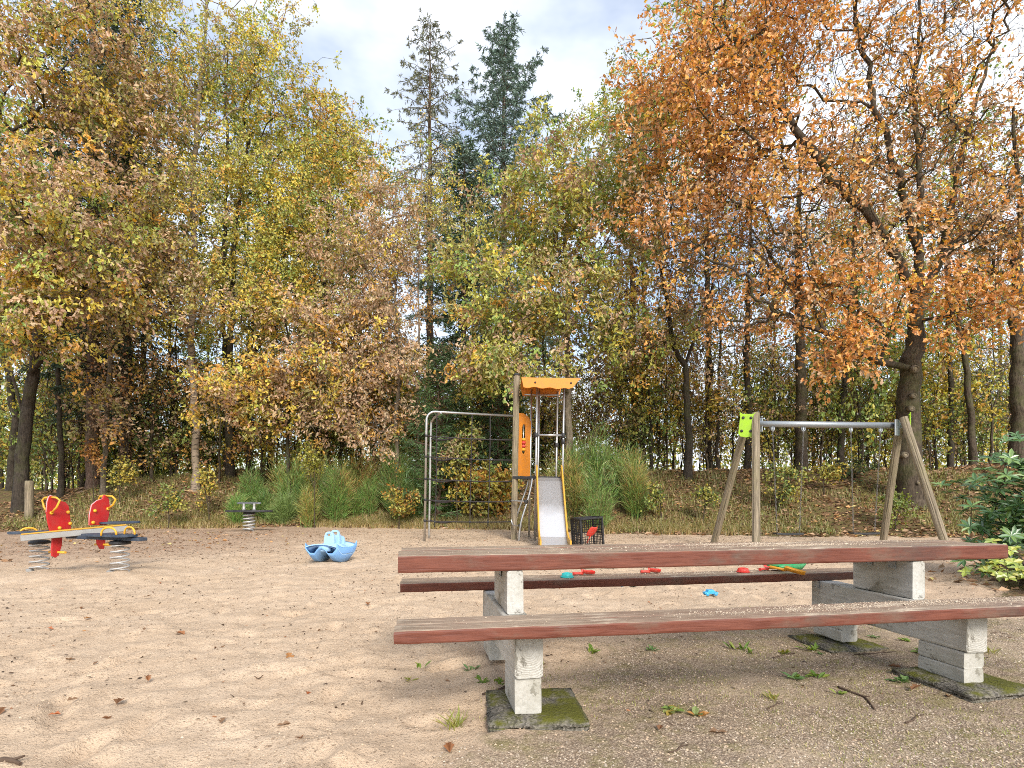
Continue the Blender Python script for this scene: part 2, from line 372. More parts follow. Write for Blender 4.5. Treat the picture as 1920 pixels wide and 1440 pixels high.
def dimples(x, y, cell, seed, depth, L, W):
    """trodden hollows with a soft rim, one per jittered cell"""
    x = np.asarray(x, float); y = np.asarray(y, float); cx = np.floor(x / cell); cy = np.floor(y / cell); out = 0
    for i in (-1, 0, 1):
        for j in (-1, 0, 1):
            a, b = (cx + i).astype(np.int64), (cy + j).astype(np.int64); px_ = (a + hash2(a, b, seed)) * cell; py_ = (b + hash2(a, b, seed + 1)) * cell; th = hash2(a, b, seed + 2) * 6.283
            dx, dy = x - px_, y - py_; u = (dx * np.cos(th) + dy * np.sin(th)) / L; v = (-dx * np.sin(th) + dy * np.cos(th)) / W; r2 = u * u + v * v
            out = out + (hash2(a, b, seed + 3) > .35) * (-np.exp(-r2 * 1.2) + .55 * np.exp(-(np.sqrt(r2) - 1.35) ** 2 * 5))
    return depth * out
def sand_relief(x, y):
    s = .040 * fbm(x * .8, y * .8, 21, 3) + .026 * fbm(x * 2.7, y * 2.7, 31, 3) + .022 * fbm(x * 9, y * 9, 41, 2)
    s = s - .030 * np.clip(np.abs(vnoise(x * 3.3 + 5, y * 3.3, 77)) * 2 - .45, 0, 1)
    gravelly = sstep(-.2, .6, np.asarray(x) * .95 - (np.asarray(y) - 2.9) * .42) * (1 - sstep(3.6, 5, y))
    s = s * (1 - .55 * gravelly) + (1 - gravelly) * (dimples(x, y, .42, 501, .028, .13, .06) + dimples(x, y, .27, 511, .014, .07, .04)) * (1 - sstep(15, 17, y))
    return s * sstep(.2, 2.5, y)
def ground_z(x, y): 
    return float(base_height(x, y) + sand_relief(np.asarray(x, float), np.asarray(y, float)))

def axis(parts):
    a = []
    for (lo, hi, st) in parts: a.append(np.arange(lo, hi - 1e-6, st))
    return np.unique(np.round(np.concatenate(a), 4))
gx = axis([(-900, -100, 160), (-100, -30, 10), (-30, -12, .5), (-12, -7, .11), (-7, -3, .05), (-3, 4, .035), (4, 8, .065), (8, 15, .15), (15, 30, .6), (30, 100, 10), (100, 901, 160)])
gyl = [-900, -300, -100, -30, -10, -4, -1, 0, .6, 1.0, 1.4, 1.7]
y = 1.9
while y < 30: gyl.append(y); y += max(.028, y * .0095)
gyl += [32, 35, 40, 50, 70, 110, 200, 450, 900]; gy = np.array(gyl)
GX, GY = np.meshgrid(gx, gy); nx, ny = len(gx), len(gy)
GZ = base_height(GX, GY) + sand_relief(GX, GY)
# mounds pushed up round the spring bases
for (mx_, my_, mr, mh) in ((-5.95, 7.2, .55, .05), (-4.85, 7.0, .55, .06), (-7.1, 15.4, .6, .02)):
    GZ += mh * np.exp(-((GX - mx_) ** 2 + (GY - my_) ** 2) / mr ** 2)
i0 = (np.arange(ny - 1)[:, None] * nx + np.arange(nx - 1)[None, :]).ravel()
quads = np.stack([i0, i0 + 1, i0 + nx + 1, i0 + nx], 1)
S = GY - np.interp(GX, EX, EY) + .5 * fbm(GX * .6, GY * .6, 61, 3)
XR = GX - (5.35 + .75 * (GY - 6.2)) + .5 * fbm(GX * .8, GY * .8, 62, 3)
zf = np.maximum(sstep(-.35, .5, S), sstep(-.4, .6, XR) * sstep(4.5, 5.5, GY))
zf = np.maximum(zf, sstep(60, 90, np.abs(GX)))
# gravel: the strip the table stands on, in front and to the right
gv = GX * .95 - (GY - 2.9) * .42 + .35 * fbm(GX * 1.1, GY * 1.1, 66, 3)
zg = sstep(-.25, .75, gv) * (1 - sstep(3.6, 5.0, GY - GX * .12 + .6 * fbm(GX, GY, 67, 3))) 
zl = sstep(8.2, 11.5, GY + .9 * fbm(GX * .5, GY * .5, 68, 3) - (GX + 4) * .45 * (GX < -4)) * sstep(-2.5, -7.0, GX) * .75 + .45 * sstep(-.6, 1.5, XR + 1.2) * sstep(4.5, 6, GY)
me = np_mesh('ground', np.stack([GX, GY, GZ], -1).reshape(-1, 3), np.full(len(quads), 4), quads.ravel(), None, True)
at = me.attributes.new('zone', 'FLOAT_COLOR', 'POINT')
z4 = np.ones((nx * ny, 4), np.float32); z4[:, 0] = zf.ravel(); z4[:, 1] = zg.ravel(); z4[:, 2] = np.clip(zl, 0, 1).ravel()
at.data.foreach_set('color', z4.ravel())
tag(link_mesh('ground', me, MT['ground']), 'sandy playground floor rising to a leaf covered bank', kind='structure')

# ------------------------------------------------------------------ tree building
TEMPL = {
 'kite': ([(0, 0, 0), (.45, .5, .1), (1, 0, -.08), (.45, -.5, .1)], [(0, 1, 2), (0, 2, 3)]),
 'oak': ([(0, 0, 0), (.28, .36, .07), (.44, .20, .05), (.68, .47, .08), (1, 0, -.1), (.68, -.47, .08), (.44, -.20, .05), (.28, -.36, .07)],
         [(0, 1, 2, 3, 4), (0, 4, 5, 6, 7)]),
 'lance': ([(0, 0, 0), (.3, .42, .06), (.65, .44, .06), (1, 0, -.12), (.65, -.44, .06), (.3, -.42, .06)], [(0, 1, 2, 3), (0, 3, 4, 5)]),
}
def unit(a): return a / np.maximum(np.linalg.norm(a, axis=-1, keepdims=True), 1e-9)
def leaves_mesh(name, P, A, Nn, L, W, C, templ):
    tv, tf = TEMPL[templ]; tv = np.array(tv); n = len(P); k = len(tv)
    A = unit(A); B = unit(np.cross(Nn, A)); Nz = np.cross(A, B)
    V = P[:, None, :] + A[:, None, :] * (tv[None, :, 0:1] * L[:, None, None]) + B[:, None, :] * (tv[None, :, 1:2] * W[:, None, None]) + Nz[:, None, :] * (tv[None, :, 2:3] * (1.6 * W)[:, None, None])
    sizes = np.tile([len(f) for f in tf], n); fl = np.concatenate([np.array(f) for f in tf])
    idx = (np.arange(n)[:, None] * k + fl[None, :]).ravel()
    return np_mesh(name, V.reshape(-1, 3), sizes, idx, np.repeat(C, k, 0))

def tubes_mesh(name, p0, p1, t0, t1, r0, r1, sides):
    """many tapered tube segments in one mesh, segment count by 'sides' per edge"""
    Vs = []; Is = []; base = 0
    for S_ in np.unique(sides):
        q = sides == S_
        a0, a1, d0, d1, q0, q1 = p0[q], p1[q], unit(t0[q]), unit(t1[q]), r0[q], r1[q]; n = len(a0)
        ref = np.where(np.abs(d0[:, 2:3] + d1[:, 2:3]) < 1.7, np.array([[0., 0, 1]]), np.array([[1., 0, 0]]))
        ang = np.arange(S_) * 2 * math.pi / S_
        rings = []
        for (pp, dd, rr) in ((a0, d0, q0), (a1, d1, q1)):
            u = unit(ref - dd * (ref * dd).sum(1, keepdims=True)); w = np.cross(dd, u)
            rings.append(pp[:, None] + rr[:, None, None] * (u[:, None] * np.cos(ang)[None, :, None] + w[:, None] * np.sin(ang)[None, :, None]))
        V = np.concatenate(rings, 1).reshape(-1, 3)
        k = np.arange(S_); f = np.stack([k, (k + 1) % S_, (k + 1) % S_ + S_, k + S_], 1)
        I = (base + np.arange(n)[:, None, None] * 2 * S_ + f[None]).reshape(-1)
        Vs.append(V); Is.append(I); base += len(V)
    V = np.concatenate(Vs); I = np.concatenate(Is)
    return np_mesh(name, V, np.full(len(I) // 4, 4), I, None, True)

def palette(rng, n, pal):
    """pal: list of (weight, (r,g,b)); leaves of a clump mostly share a hue"""
    w = np.array([p[0] for p in pal], float); w /= w.sum(); cs = np.array([p[1] for p in pal])
    return cs[rng.choice(len(pal), n, p=w)]

def skeleton(rng, trunks, att, bf=.25, step=.35, lift=.25, wob=.05):
    N = 30000; pos = np.zeros((N, 3)); par = np.full(N, -1); pl = np.zeros(N); n = 0; tr = np.zeros(N, bool)
    for t in trunks:
        pts = [np.array(p, float) for p in t]; last = -1
        if n > 0:                                                   # a second stem leaves the first one where it is nearest
            last = int(np.argmin(np.linalg.norm(pos[:n] - pts[0], axis=1)))
        first = last < 0
        for a, b in zip(pts[:-1], pts[1:]):
            m = max(1, int(np.linalg.norm(b - a) / step))
            for i in range(m):
                q = a + (b - a) * (i / m) + rng.normal(0, wob * .5, 3) * (1 if (i or n) else 0)
                pos[n] = q; par[n] = last; pl[n] = 0 if last < 0 else pl[last] + np.linalg.norm(q - pos[last]); tr[n] = first; last = n; n += 1
        pos[n] = pts[-1]; par[n] = last; pl[n] = pl[last] + .1; tr[n] = first; n += 1
    zmin = min(np.array(a)[2] for a in att) if len(att) else 0
    n_tr = n; trunk_pos = pos[:n].copy()
    dist = np.array([np.min(np.linalg.norm(trunk_pos - a, axis=1)) for a in att]); order = np.argsort(dist)
    z0 = pos[0, 2]; zt = pos[:n_tr, 2].max()
    ok = np.zeros(N, bool); ok[:n_tr] = (pos[:n_tr, 2] - z0) > min(.12 * (zt - z0) + .6, .6 * (zt - z0)); ok[n_tr - 1] = True
    tips = []
    for k in order:
        p = att[k]
        v = p - pos[:n]; d = np.linalg.norm(v, axis=1)
        cost = d + bf * pl[:n] + .35 * np.maximum(0, pos[:n, 2] - p[2]) ; cost[~ok[:n]] = 1e9
        q = int(np.argmin(cost)); L = d[q]
        if L < .12: tips.append(q); continue
        m = max(2, int(L / step)); c1 = pos[q] + (p - pos[q]) * .45 + np.array([0, 0, lift * L]) * (.7 if p[2] > pos[q, 2] else .25) + rng.normal(0, .07 * L, 3)
        last = q
        for i in range(1, m + 1):
            t = i / m; x = (1 - t) ** 2 * pos[q] + 2 * t * (1 - t) * c1 + t * t * p
            if i < m: x = x + rng.normal(0, wob, 3)
            pos[n] = x; par[n] = last; pl[n] = pl[last] + np.linalg.norm(x - pos[last]); ok[n] = True; last = n; n += 1
        tips.append(last)
    return pos[:n], par[:n], np.array(tips), tr[:n]

def wood_mesh(name, pos, par, Rb, r_tip=.006, flare=.35, extra=None, trunk=None, limb=.6):
    n = len(pos); cnt = np.zeros(n); kids = np.zeros(n, int); main = np.full(n, -1); best = np.zeros(n)
    for i in range(n - 1, 0, -1):
        if kids[i] == 0: cnt[i] = 1
        p = par[i]
        if p >= 0:
            cnt[p] += cnt[i]; kids[p] += 1
            sc_ = cnt[i] * (50 if (trunk is not None and trunk[i]) else 1)
            if sc_ > best[p]: best[p] = sc_; main[p] = i
    cnt = np.maximum(cnt, 1); e = math.log(max(cnt[0], 2)) / math.log(max(Rb / r_tip, 1.5)); e = min(max(e, 1.25), 3.2)
    r = r_tip * cnt ** (1 / e); r *= Rb / r[0]
    hgt = pos[:, 2] - pos[0, 2]
    if trunk is not None:                                           # keep the stem a steady taper
        top = max(hgt[trunk].max(), .5); tr_r = Rb * (1 - .62 * np.clip(hgt / top, 0, 1)); r = np.where(trunk, np.minimum(np.maximum(r, tr_r * .6), tr_r), r)
    if trunk is not None: r = np.where(~trunk & (r > .03), .03 + (r - .03) * limb, r)
    r = r * (1 + flare * np.exp(-np.maximum(hgt, 0) / .35) * (r > Rb * .5))
    r = np.maximum(r, .0035)
    tan = np.zeros_like(pos); ii = np.arange(n); hasm = main >= 0
    tan[hasm] = unit(pos[main[hasm]] - pos[hasm]); ed = np.zeros_like(pos); pi = par >= 0; ed[pi] = unit(pos[pi] - pos[par[pi]])
    tan = unit(tan + ed); E_ = np.where(pi)[0]; p = par[E_]; ismain = main[p] == E_
    t0 = np.where(ismain[:, None], tan[p], ed[E_]); r0 = np.where(ismain, r[p], np.minimum(r[p], r[E_] * 1.15)); t1 = tan[E_]
    p0, p1, r1 = pos[p], pos[E_], r[E_]
    if extra is not None:
        a, b, rr = extra; p0 = np.concatenate([p0, a]); p1 = np.concatenate([p1, b]); d = unit(b - a); t0 = np.concatenate([t0, d]); t1 = np.concatenate([t1, d]); r0 = np.concatenate([r0, rr]); r1 = np.concatenate([r1, rr * .5])
    sides = np.where(r1 > .05, 10, np.where(r1 > .016, 5, 3))
    return tubes_mesh(name, p0, p1, t0, t1, r0, r1, sides)

def sample_ell(rng, ells, shell=.55):
    """ells: (px, py, depth, rx_px, ry_px, rdepth_m, count) -> world points"""
    out = []
    for (ex, ey, ed, rx, ry, rd, cnt) in ells:
        k = ed / F; c = px(ex, ey, ed); m = max(1, cnt // 6) if cnt > 20 else cnt
        v = unit(rng.normal(0, 1, (m, 3))); rr = rng.uniform(shell ** 3, 1, m) ** (1 / 3.)
        q = v * rr[:, None]
        if m < cnt:                                                  # boughs: points gather in loose, flattened sprays with gaps between
            q = q[rng.integers(0, m, cnt)] + rng.normal(0, 1, (cnt, 3)) * np.array([min(.55 / (rx * k), .45), min(.5 / rd, .45), min(.30 / (ry * k), .4)])
        out.append(np.stack([c.x + q[:, 0] * rx * k, c.y + q[:, 1] * rd, c.z + q[:, 2] * ry * k], 1))
    return np.concatenate(out)

def make_tree(name, label, base_px, d, Rb, stems, ells, pal, leaf=(.11, .07), per=34, bark_='bark_oak', templ='kite', seed=1, group='trees of the wood edge',
              bf=.25, twigs=4, twig_len=.42, droop=.15, colfn=None, wob=.05, bare=0.0, lift=.25, cat='tree', up=.5, densfn=None, solo=0):
    rng = np.random.default_rng(seed)
    b = px(base_px, Y0, d); bz = ground_z(b.x, b.y) - .06 - 1.2 * max(Rb - .04, 0); base = np.array([b.x, b.y, bz])
    tr = []
    for k, st in enumerate(stems):
        pts = [np.array(px(*q)) for q in st]
        tr.append(([base] if k == 0 else []) + pts)
    att = sample_ell(rng, ells); pos, par, tips, trm = skeleton(rng, tr, att, bf, wob=wob, lift=lift)
    tp = pos[tips]; inc = unit(pos[tips] - pos[np.maximum(par[tips], 0)])
    n = len(tp); tw0 = np.repeat(tp, twigs, 0); dirs = unit(np.repeat(inc, twigs, 0) * .7 + rng.normal(0, .75, (n * twigs, 3)) + np.array([0, 0, .12 - droop]))
    ln = twig_len * rng.uniform(.5, 1.25, n * twigs); tw1 = tw0 + dirs * ln[:, None]
    root = thing(name, label, cat, base, 0, group)
    me = wood_mesh('trunk', pos - base, par, Rb, extra=(tw0 - base, tw1 - base, np.full(n * twigs, .0055)), trunk=trm); link_mesh('trunk', me, MT[bark_], root)
    keep = rng.random(n) >= (bare if densfn is None else 1 - densfn(tp))
    lc = np.where(np.repeat(keep, twigs), max(1, per // twigs), 0); m = int(lc.sum()); wi = np.repeat(np.arange(n * twigs), lc)
    t = rng.uniform(.1, 1.12, m); P = tw0[wi] + dirs[wi] * (ln[wi] * t)[:, None] + rng.normal(0, leaf[0] * .55, (m, 3)); P[:, 2] -= droop * .12
    A = unit(dirs[wi] * .6 + rng.normal(0, .75, (m, 3)) + np.array([0, 0, -droop * 1.3])); Nn = unit(rng.normal(0, .6, (m, 3)) + np.array([.08, -.45, up]))
    sz = rng.uniform(.65, 1.25, m); pc = palette(rng, n, pal); C = pc[wi // twigs]; oth = palette(rng, m, pal); mixm = rng.random(m) < .24; C = np.where(mixm[:, None], oth, C)
    if colfn is not None: C = colfn(rng, P, C)
    C = C * rng.uniform(.80, 1.20, (m, 1)) * rng.uniform(.93, 1.07, (m, 3)) * rng.uniform(.74, 1.24, (n, 1))[wi // twigs]
    if solo:                                                         # the leaves nearest the camera, one by one
        near = np.argsort(P[:, 1] + .04 * np.abs(P[:, 2] - 6))[:solo]; sel = np.zeros(m, bool); sel[near] = True; tv, tf = TEMPL[templ]; book = {}
        for i in near:
            key = tuple(np.round(C[i] * 6).astype(int))
            if key not in book:
                g = np_mesh('leaf', np.array(tv) * np.array([leaf[0], leaf[1], 1.6 * leaf[1]]), [len(f) for f in tf], np.concatenate([np.array(f) for f in tf]), np.tile(np.clip(C[i], 0, .9), (len(tv), 1))); g.materials.append(MT['leaf']); book[key] = g
            o = bpy.data.objects.new('leaf', book[key]); col.objects.link(o); o.parent = root
            X_ = Vector(A[i]).normalized(); Y_ = Vector(Nn[i]).cross(X_).normalized(); Z_ = X_.cross(Y_)
            o.matrix_local = Matrix.Translation(Vector(P[i] - base)) @ Matrix((X_, Y_, Z_)).transposed().to_4x4() @ Matrix.Diagonal((sz[i], sz[i], sz[i], 1))
        P, A, Nn, sz, C = P[~sel], A[~sel], Nn[~sel], sz[~sel], C[~sel]
    me = leaves_mesh('crown', (P - base), A, Nn, leaf[0] * sz, leaf[1] * sz, np.clip(C, 0, .9), templ)
    tag(link_mesh('crown', me, MT['leaf'], root), kind='stuff'); return root

ORANGE = (.78, .38, .12); ORANGE2 = (.76, .43, .095); RUST = (.58, .29, .135); BROWN = (.48, .305, .17); TAN = (.62, .44, .265); YEL = (.70, .54, .09); YGR = (.53, .515, .11)
GREEN = (.28, .37, .09); DGREEN = (.15, .22, .06); OLIVE = (.41, .365, .115)
P_LEFT = [(4, BROWN), (3, TAN), (3, YEL), (2, YGR), (1.3, GREEN), (1.6, ORANGE2), (2, OLIVE)]
P_BIRCH = [(4, YGR), (4, YEL), (2, OLIVE), (1.5, GREEN), (1, ORANGE2), (1, TAN)]
P_YEL = [(5, YGR), (4, YEL), (2, GREEN), (1, ORANGE2), (1, OLIVE)]
P_BROWN = [(5, TAN), (4, BROWN), (1.2, OLIVE), (.8, ORANGE2), (.5, YEL)]
P_GREENOAK = [(3.5, OLIVE), (5, YGR), (3.4, GREEN), (2.4, TAN), (1.4, BROWN), (1.2, YEL), (.6, ORANGE2)]
P_ORANGE = [(5, ORANGE), (4, ORANGE2), (3, (.66, .38, .18)), (3.5, TAN), (1, RUST), (.6, YEL)]
P_RUST = [(5, RUST), (3, BROWN), (3, TAN), (2, ORANGE), (.7, OLIVE)]
P_UNDER = [(4, YGR), (4, GREEN), (2, YEL), (1, DGREEN)]

# --- left side of the wood edge
make_tree('oak_tree', 'large oak at the left edge with brown, yellow and green leaves hanging low', 38, 17.0, .19,
   [[(52, 760, 17), (70, 640, 16.7), (50, 420, 16.3), (60, 150, 16.5)], [(60, 700, 16.8), (150, 560, 15.5), (180, 480, 15)], [(50, 800, 17), (5, 640, 16.8), (-30, 450, 16.5)]],
   [(70, 420, 14.6, 150, 170, 2.2, 210), (10, 200, 15, 140, 190, 2.2, 170), (110, 560, 14.2, 105, 75, 1.4, 80), (120, 90, 16, 120, 130, 2, 120), (30, 610, 14.5, 80, 60, 1.2, 35), (-120, 400, 15, 120, 260, 2, 60)],
   P_LEFT, (.135, .08), 44, 'bark_dark', 'oak', 11, 'trees of the wood edge', droop=.4, twig_len=.5, solo=300)
make_tree('slim_tree', 'slim dark tree behind the wooden stake at left', 112, 18.2, .085, [[(116, 860, 18.2), (108, 740, 18.2), (112, 560, 18.3), (100, 350, 18.4)]],
   [(110, 430, 18.3, 80, 180, 1.3, 90), (100, 640, 18, 60, 60, 1, 20)], P_LEFT, (.11, .065), 22, 'bark_dark', 'kite', 12)
make_tree('slim_oak', 'slender pale oak stem bending beside the reddish spruce trunk', 193, 18.4, .085, [[(197, 800, 18.4), (208, 640, 18.3), (206, 590, 18.3), (190, 540, 18.2), (215, 450, 18), (230, 330, 18)]],
   [(240, 430, 17.5, 110, 130, 1.5, 150), (205, 590, 17.2, 60, 40, .8, 40), (300, 520, 17.5, 90, 60, 1, 55), (220, 770, 17.6, 50, 35, .6, 22), (270, 270, 18, 100, 120, 1.4, 110)], P_BROWN + [(3, OLIVE), (1.5, YEL)], (.13, .078), 34, 'bark_pale', 'kite', 13, droop=.3)
make_tree('birch_tree', 'pale birch with peeling trunk and thin yellow crown left of centre', 368, 18.8, .125, [[(365, 780, 18.8), (358, 640, 18.8), (366, 480, 18.9), (362, 330, 19), (380, 120, 19), (395, -80, 19)]],
   [(420, 200, 19, 120, 170, 1.8, 170), (360, 60, 19, 130, 130, 1.6, 120), (300, 250, 18.8, 90, 150, 1.5, 110), (470, 60, 19.2, 90, 130, 1.4, 80), (380, 420, 18.3, 120, 100, 1.5, 120), (400, 560, 18, 120, 60, 1.3, 70)],
   P_BIRCH, (.088, .062), 40, 'bark_birch', 'kite', 14, droop=.35, bf=.15)
make_tree('yellow_tree', 'dark stemmed tree with dense yellow green crown behind the birch', 432, 20.4, .16, [[(430, 740, 20.4), (434, 600, 20.4), (440, 430, 20.5), (470, 250, 20.6)], [(436, 700, 20.3), (490, 640, 20), (560, 560, 19.8)]],
   [(470, 420, 20, 130, 130, 2, 170), (560, 330, 20, 110, 120, 1.8, 150), (590, 480, 19.6, 100, 110, 1.8, 130), (480, 560, 19.2, 100, 70, 1.5, 80), (510, 170, 20.6, 80, 90, 1.4, 70)],
   P_YEL, (.095, .066), 40, 'bark_dark', 'kite', 15)
make_tree('amber_tree', 'round yellow and amber crown at the edge of the sky gap', 600, 21.5, .13, [[(602, 760, 21.5), (608, 600, 21.5), (615, 400, 21.5), (625, 260, 21.5)]],
   [(615, 290, 21.5, 75, 105, 1.8, 150), (645, 400, 21, 70, 110, 1.6, 130), (560, 230, 22, 70, 60, 1.4, 50), (600, 500, 20.8, 80, 80, 1.4, 80)], P_BIRCH + [(3, ORANGE2)], (.10, .07), 36, 'bark_dark', 'kite', 16)
make_tree('low_oak', 'low oak sprays of orange and yellow leaves above the broom', 540, 18.3, .075, [[(540, 800, 18.3), (546, 690, 18.2), (535, 600, 18.2)]],
   [(480, 725, 17.4, 100, 40, .9, 75), (590, 690, 17.3, 75, 40, .8, 60), (420, 745, 17.6, 60, 40, .7, 28), (640, 650, 17.4, 50, 60, .7, 45), (540, 590, 18, 90, 60, 1, 60), (500, 785, 17.6, 60, 25, .6, 20)],
   [(4, ORANGE2), (3, TAN), (3, YEL), (2, OLIVE), (2, BROWN), (1.5, YGR)], (.13, .078), 32, 'bark_dark', 'oak', 17, droop=.3)
make_tree('brown_oak', 'withered oak with dense tan brown leaves behind the climbing net', 742, 18.2, .085, [[(744, 800, 18.2), (748, 700, 18.2), (742, 560, 18.2), (735, 430, 18.3)]],
   [(690, 480, 18.2, 85, 110, 1.3, 150), (665, 620, 17.8, 80, 85, 1.1, 120), (735, 610, 17.6, 60, 110, 1, 110), (640, 740, 17.6, 80, 55, .9, 60), (740, 400, 18.6, 50, 60, 1, 50), (700, 780, 17.5, 60, 40, .7, 40)],
   P_BROWN, (.12, .074), 32, 'bark_pale', 'oak', 18, droop=.4)
make_tree('young_birch', 'thin white birch stem in front of the dark conifers', 781, 19.2, .05, [[(783, 780, 19.2), (786, 640, 19.2), (784, 480, 19.3), (792, 300, 19.5)]],
   [(795, 330, 19.6, 70, 70, 1.1, 60), (760, 440, 19.3, 60, 80, 1.1, 65), (830, 400, 19.5, 40, 60, 1, 26)], P_BIRCH + [(3, OLIVE)], (.08, .055), 34, 'bark_birch', 'kite', 19, droop=.3)
# --- centre and right
make_tree('green_oak', 'bushy oak with green and tan leaves behind the slide tower', 1062, 17.4, .125, [[(1066, 760, 17.4), (1064, 600, 17.3), (1060, 450, 17.3), (1080, 290, 17.4)]],
   [(1030, 400, 16.8, 120, 110, 1.9, 200), (1130, 330, 17.2, 110, 110, 1.9, 170), (1080, 540, 16.4, 130, 90, 1.8, 170), (960, 560, 16, 75, 60, 1.2, 80), (985, 675, 15.9, 85, 40, 1, 75), (880, 480, 16, 50, 35, .8, 30), (1150, 620, 16.5, 80, 60, 1.2, 70), (900, 690, 16.3, 50, 25, .7, 25)],
   P_GREENOAK, (.13, .078), 42, 'bark_pale', 'oak', 20, droop=.25)
make_tree('tall_green_tree', 'tall green tree rising beside the orange oak toward the sky gap', 1190, 23.0, .16, [[(1190, 760, 23), (1185, 500, 23), (1185, 260, 23)]],
   [(1160, 280, 23, 90, 90, 2, 120), (1190, 200, 23, 60, 70, 1.6, 80), (1240, 300, 22.5, 70, 160, 1.8, 110)], [(4, YGR), (4, GREEN), (2, OLIVE), (1, YEL)], (.11, .075), 40, 'bark_dark', 'kite', 21)
def oakdens(P):                                                     # the inner and right hand boughs have already dropped most leaves
    lowleft = (P[:, 0] < 6.6) & (P[:, 2] < 7.6)
    return np.where(lowleft, .36, 1.0) * np.where(P[:, 2] < 6.4, .9, np.interp(P[:, 0], [4, 6.0, 7.6, 9.0], [1, .88, .55, .40]))
def oakcol(rng, P, C):                                              # the high left hand boughs carry the brightest orange leaves, the lower boughs are rusty
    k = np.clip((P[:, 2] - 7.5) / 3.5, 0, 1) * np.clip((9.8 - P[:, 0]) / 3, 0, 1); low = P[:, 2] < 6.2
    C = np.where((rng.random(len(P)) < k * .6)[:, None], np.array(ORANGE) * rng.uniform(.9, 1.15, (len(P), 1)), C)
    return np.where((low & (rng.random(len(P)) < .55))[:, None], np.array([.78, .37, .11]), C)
big_oak = make_tree('big_oak', 'huge orange leaved oak with thick mossy trunk behind the swing', 1712, 15.0, .335,
   [[(1708, 880, 15), (1704, 760, 15), (1712, 655, 15), (1722, 580, 15), (1765, 480, 15.1), (1860, 410, 15.2), (1925, 330, 15.3)],
    [(1716, 640, 15), (1720, 520, 14.8), (1725, 350, 14.8), (1715, 180, 15), (1730, -60, 15)],
    [(1712, 690, 15), (1650, 678, 14.2), (1570, 640, 13.6), (1480, 590, 13.5)],
    [(1722, 560, 14.9), (1650, 430, 14.3), (1560, 330, 14), (1470, 220, 13.8), (1400, 80, 13.8)],
    [(1722, 470, 14.8), (1680, 330, 14.5), (1640, 200, 14.5), (1600, 0, 14.6)], [(1765, 480, 15.1), (1800, 300, 15), (1850, 120, 15)]],
   [(1370, 150, 14.2, 150, 160, 1.9, 330), (1270, 290, 14.6, 95, 160, 1.6, 170), (1500, 60, 14.2, 150, 120, 2, 220), (1450, 330, 13.9, 140, 100, 1.6, 150), (1640, 180, 14.5, 140, 180, 2.4, 230), (1790, 120, 14.8, 140, 170, 2.4, 250), (1880, 300, 14, 90, 170, 1.8, 140), (1700, 330, 15.5, 150, 130, 1.6, 130),
    (1540, 530, 13.2, 95, 50, .9, 85), (1580, 650, 12.9, 48, 50, .6, 50), (1500, 500, 13.4, 70, 30, .8, 35), (1760, 570, 13.3, 110, 45, .9, 75), (1720, 420, 13.6, 150, 60, 1.1, 70), (1860, 560, 13.4, 80, 40, .8, 35), (1650, 300, 14, 120, 60, 1.4, 50), (1320, 480, 14.6, 110, 90, 1.3, 80), (1400, 600, 14, 120, 50, 1.1, 60), (1650, -120, 14.5, 300, 120, 2.4, 140), (1350, -60, 14.5, 130, 60, 1.6, 60)],
   P_ORANGE, (.125, .082), 24, 'bark_oak', 'oak', 22, droop=.3, twig_len=.5, colfn=oakcol, wob=.07, densfn=oakdens, solo=300)
for (sx_, sy_, sr) in ((1716, 692, .10), (1713, 742, .065), (1709, 766, .07), (1697, 853, .075), (1722, 905, .05)):   # healed scars of sawn-off boughs
    q = px(sx_, sy_, 14.70) - big_oak.location; M = Matrix.Translation(q) @ Matrix.Rotation(R(96), 4, 'X')
    k_ = MB().lathe([(sr * 1.15, -.12), (sr * 1.1, .0), (sr * .95, .035), (sr * .72, .04), (sr * .6, .015)], (0, 0, 0), 14, M).build('branch_scar', MT['bark_pale'], big_oak)
    MB().lathe([(sr * .58, .0), (sr * .5, .022), (sr * .2, .026)], (0, 0, 0), 12, M).build('heartwood', MT['grey_timber'], k_)
make_tree('rusty_oak', 'rust brown oak with forked stem between the slide tower and the swing', 1290, 18.0, .14, [[(1292, 800, 18), (1284, 690, 18), (1262, 640, 17.9), (1240, 520, 17.7)], [(1284, 690, 18), (1330, 560, 17.8), (1350, 420, 17.7)]],
   [(1240, 470, 17.4, 90, 100, 1.6, 130), (1340, 470, 17.4, 100, 90, 1.6, 110), (1200, 590, 16.8, 80, 60, 1.2, 60), (1310, 590, 17, 100, 50, 1.2, 60), (1215, 350, 18, 50, 80, 1.2, 60)], P_RUST, (.115, .07), 20, 'bark_dark', 'oak', 23, bare=.42, droop=.3)
make_tree('bare_oak', 'thick dark trunk behind the swing with a half bare twiggy crown', 1502, 19.2, .20, [[(1503, 780, 19.2), (1500, 620, 19.2), (1495, 450, 19.2), (1500, 250, 19.2)], [(1498, 560, 19.1), (1440, 470, 18.8), (1400, 420, 18.6)]],
   [(1480, 300, 19, 150, 200, 2.4, 190), (1420, 480, 18.4, 130, 70, 1.5, 110), (1560, 420, 18.6, 90, 110, 1.6, 90)], [(3, BROWN), (3, RUST), (2, OLIVE), (2, YGR)], (.10, .065), 14, 'bark_oak', 'kite', 24, bare=.35)
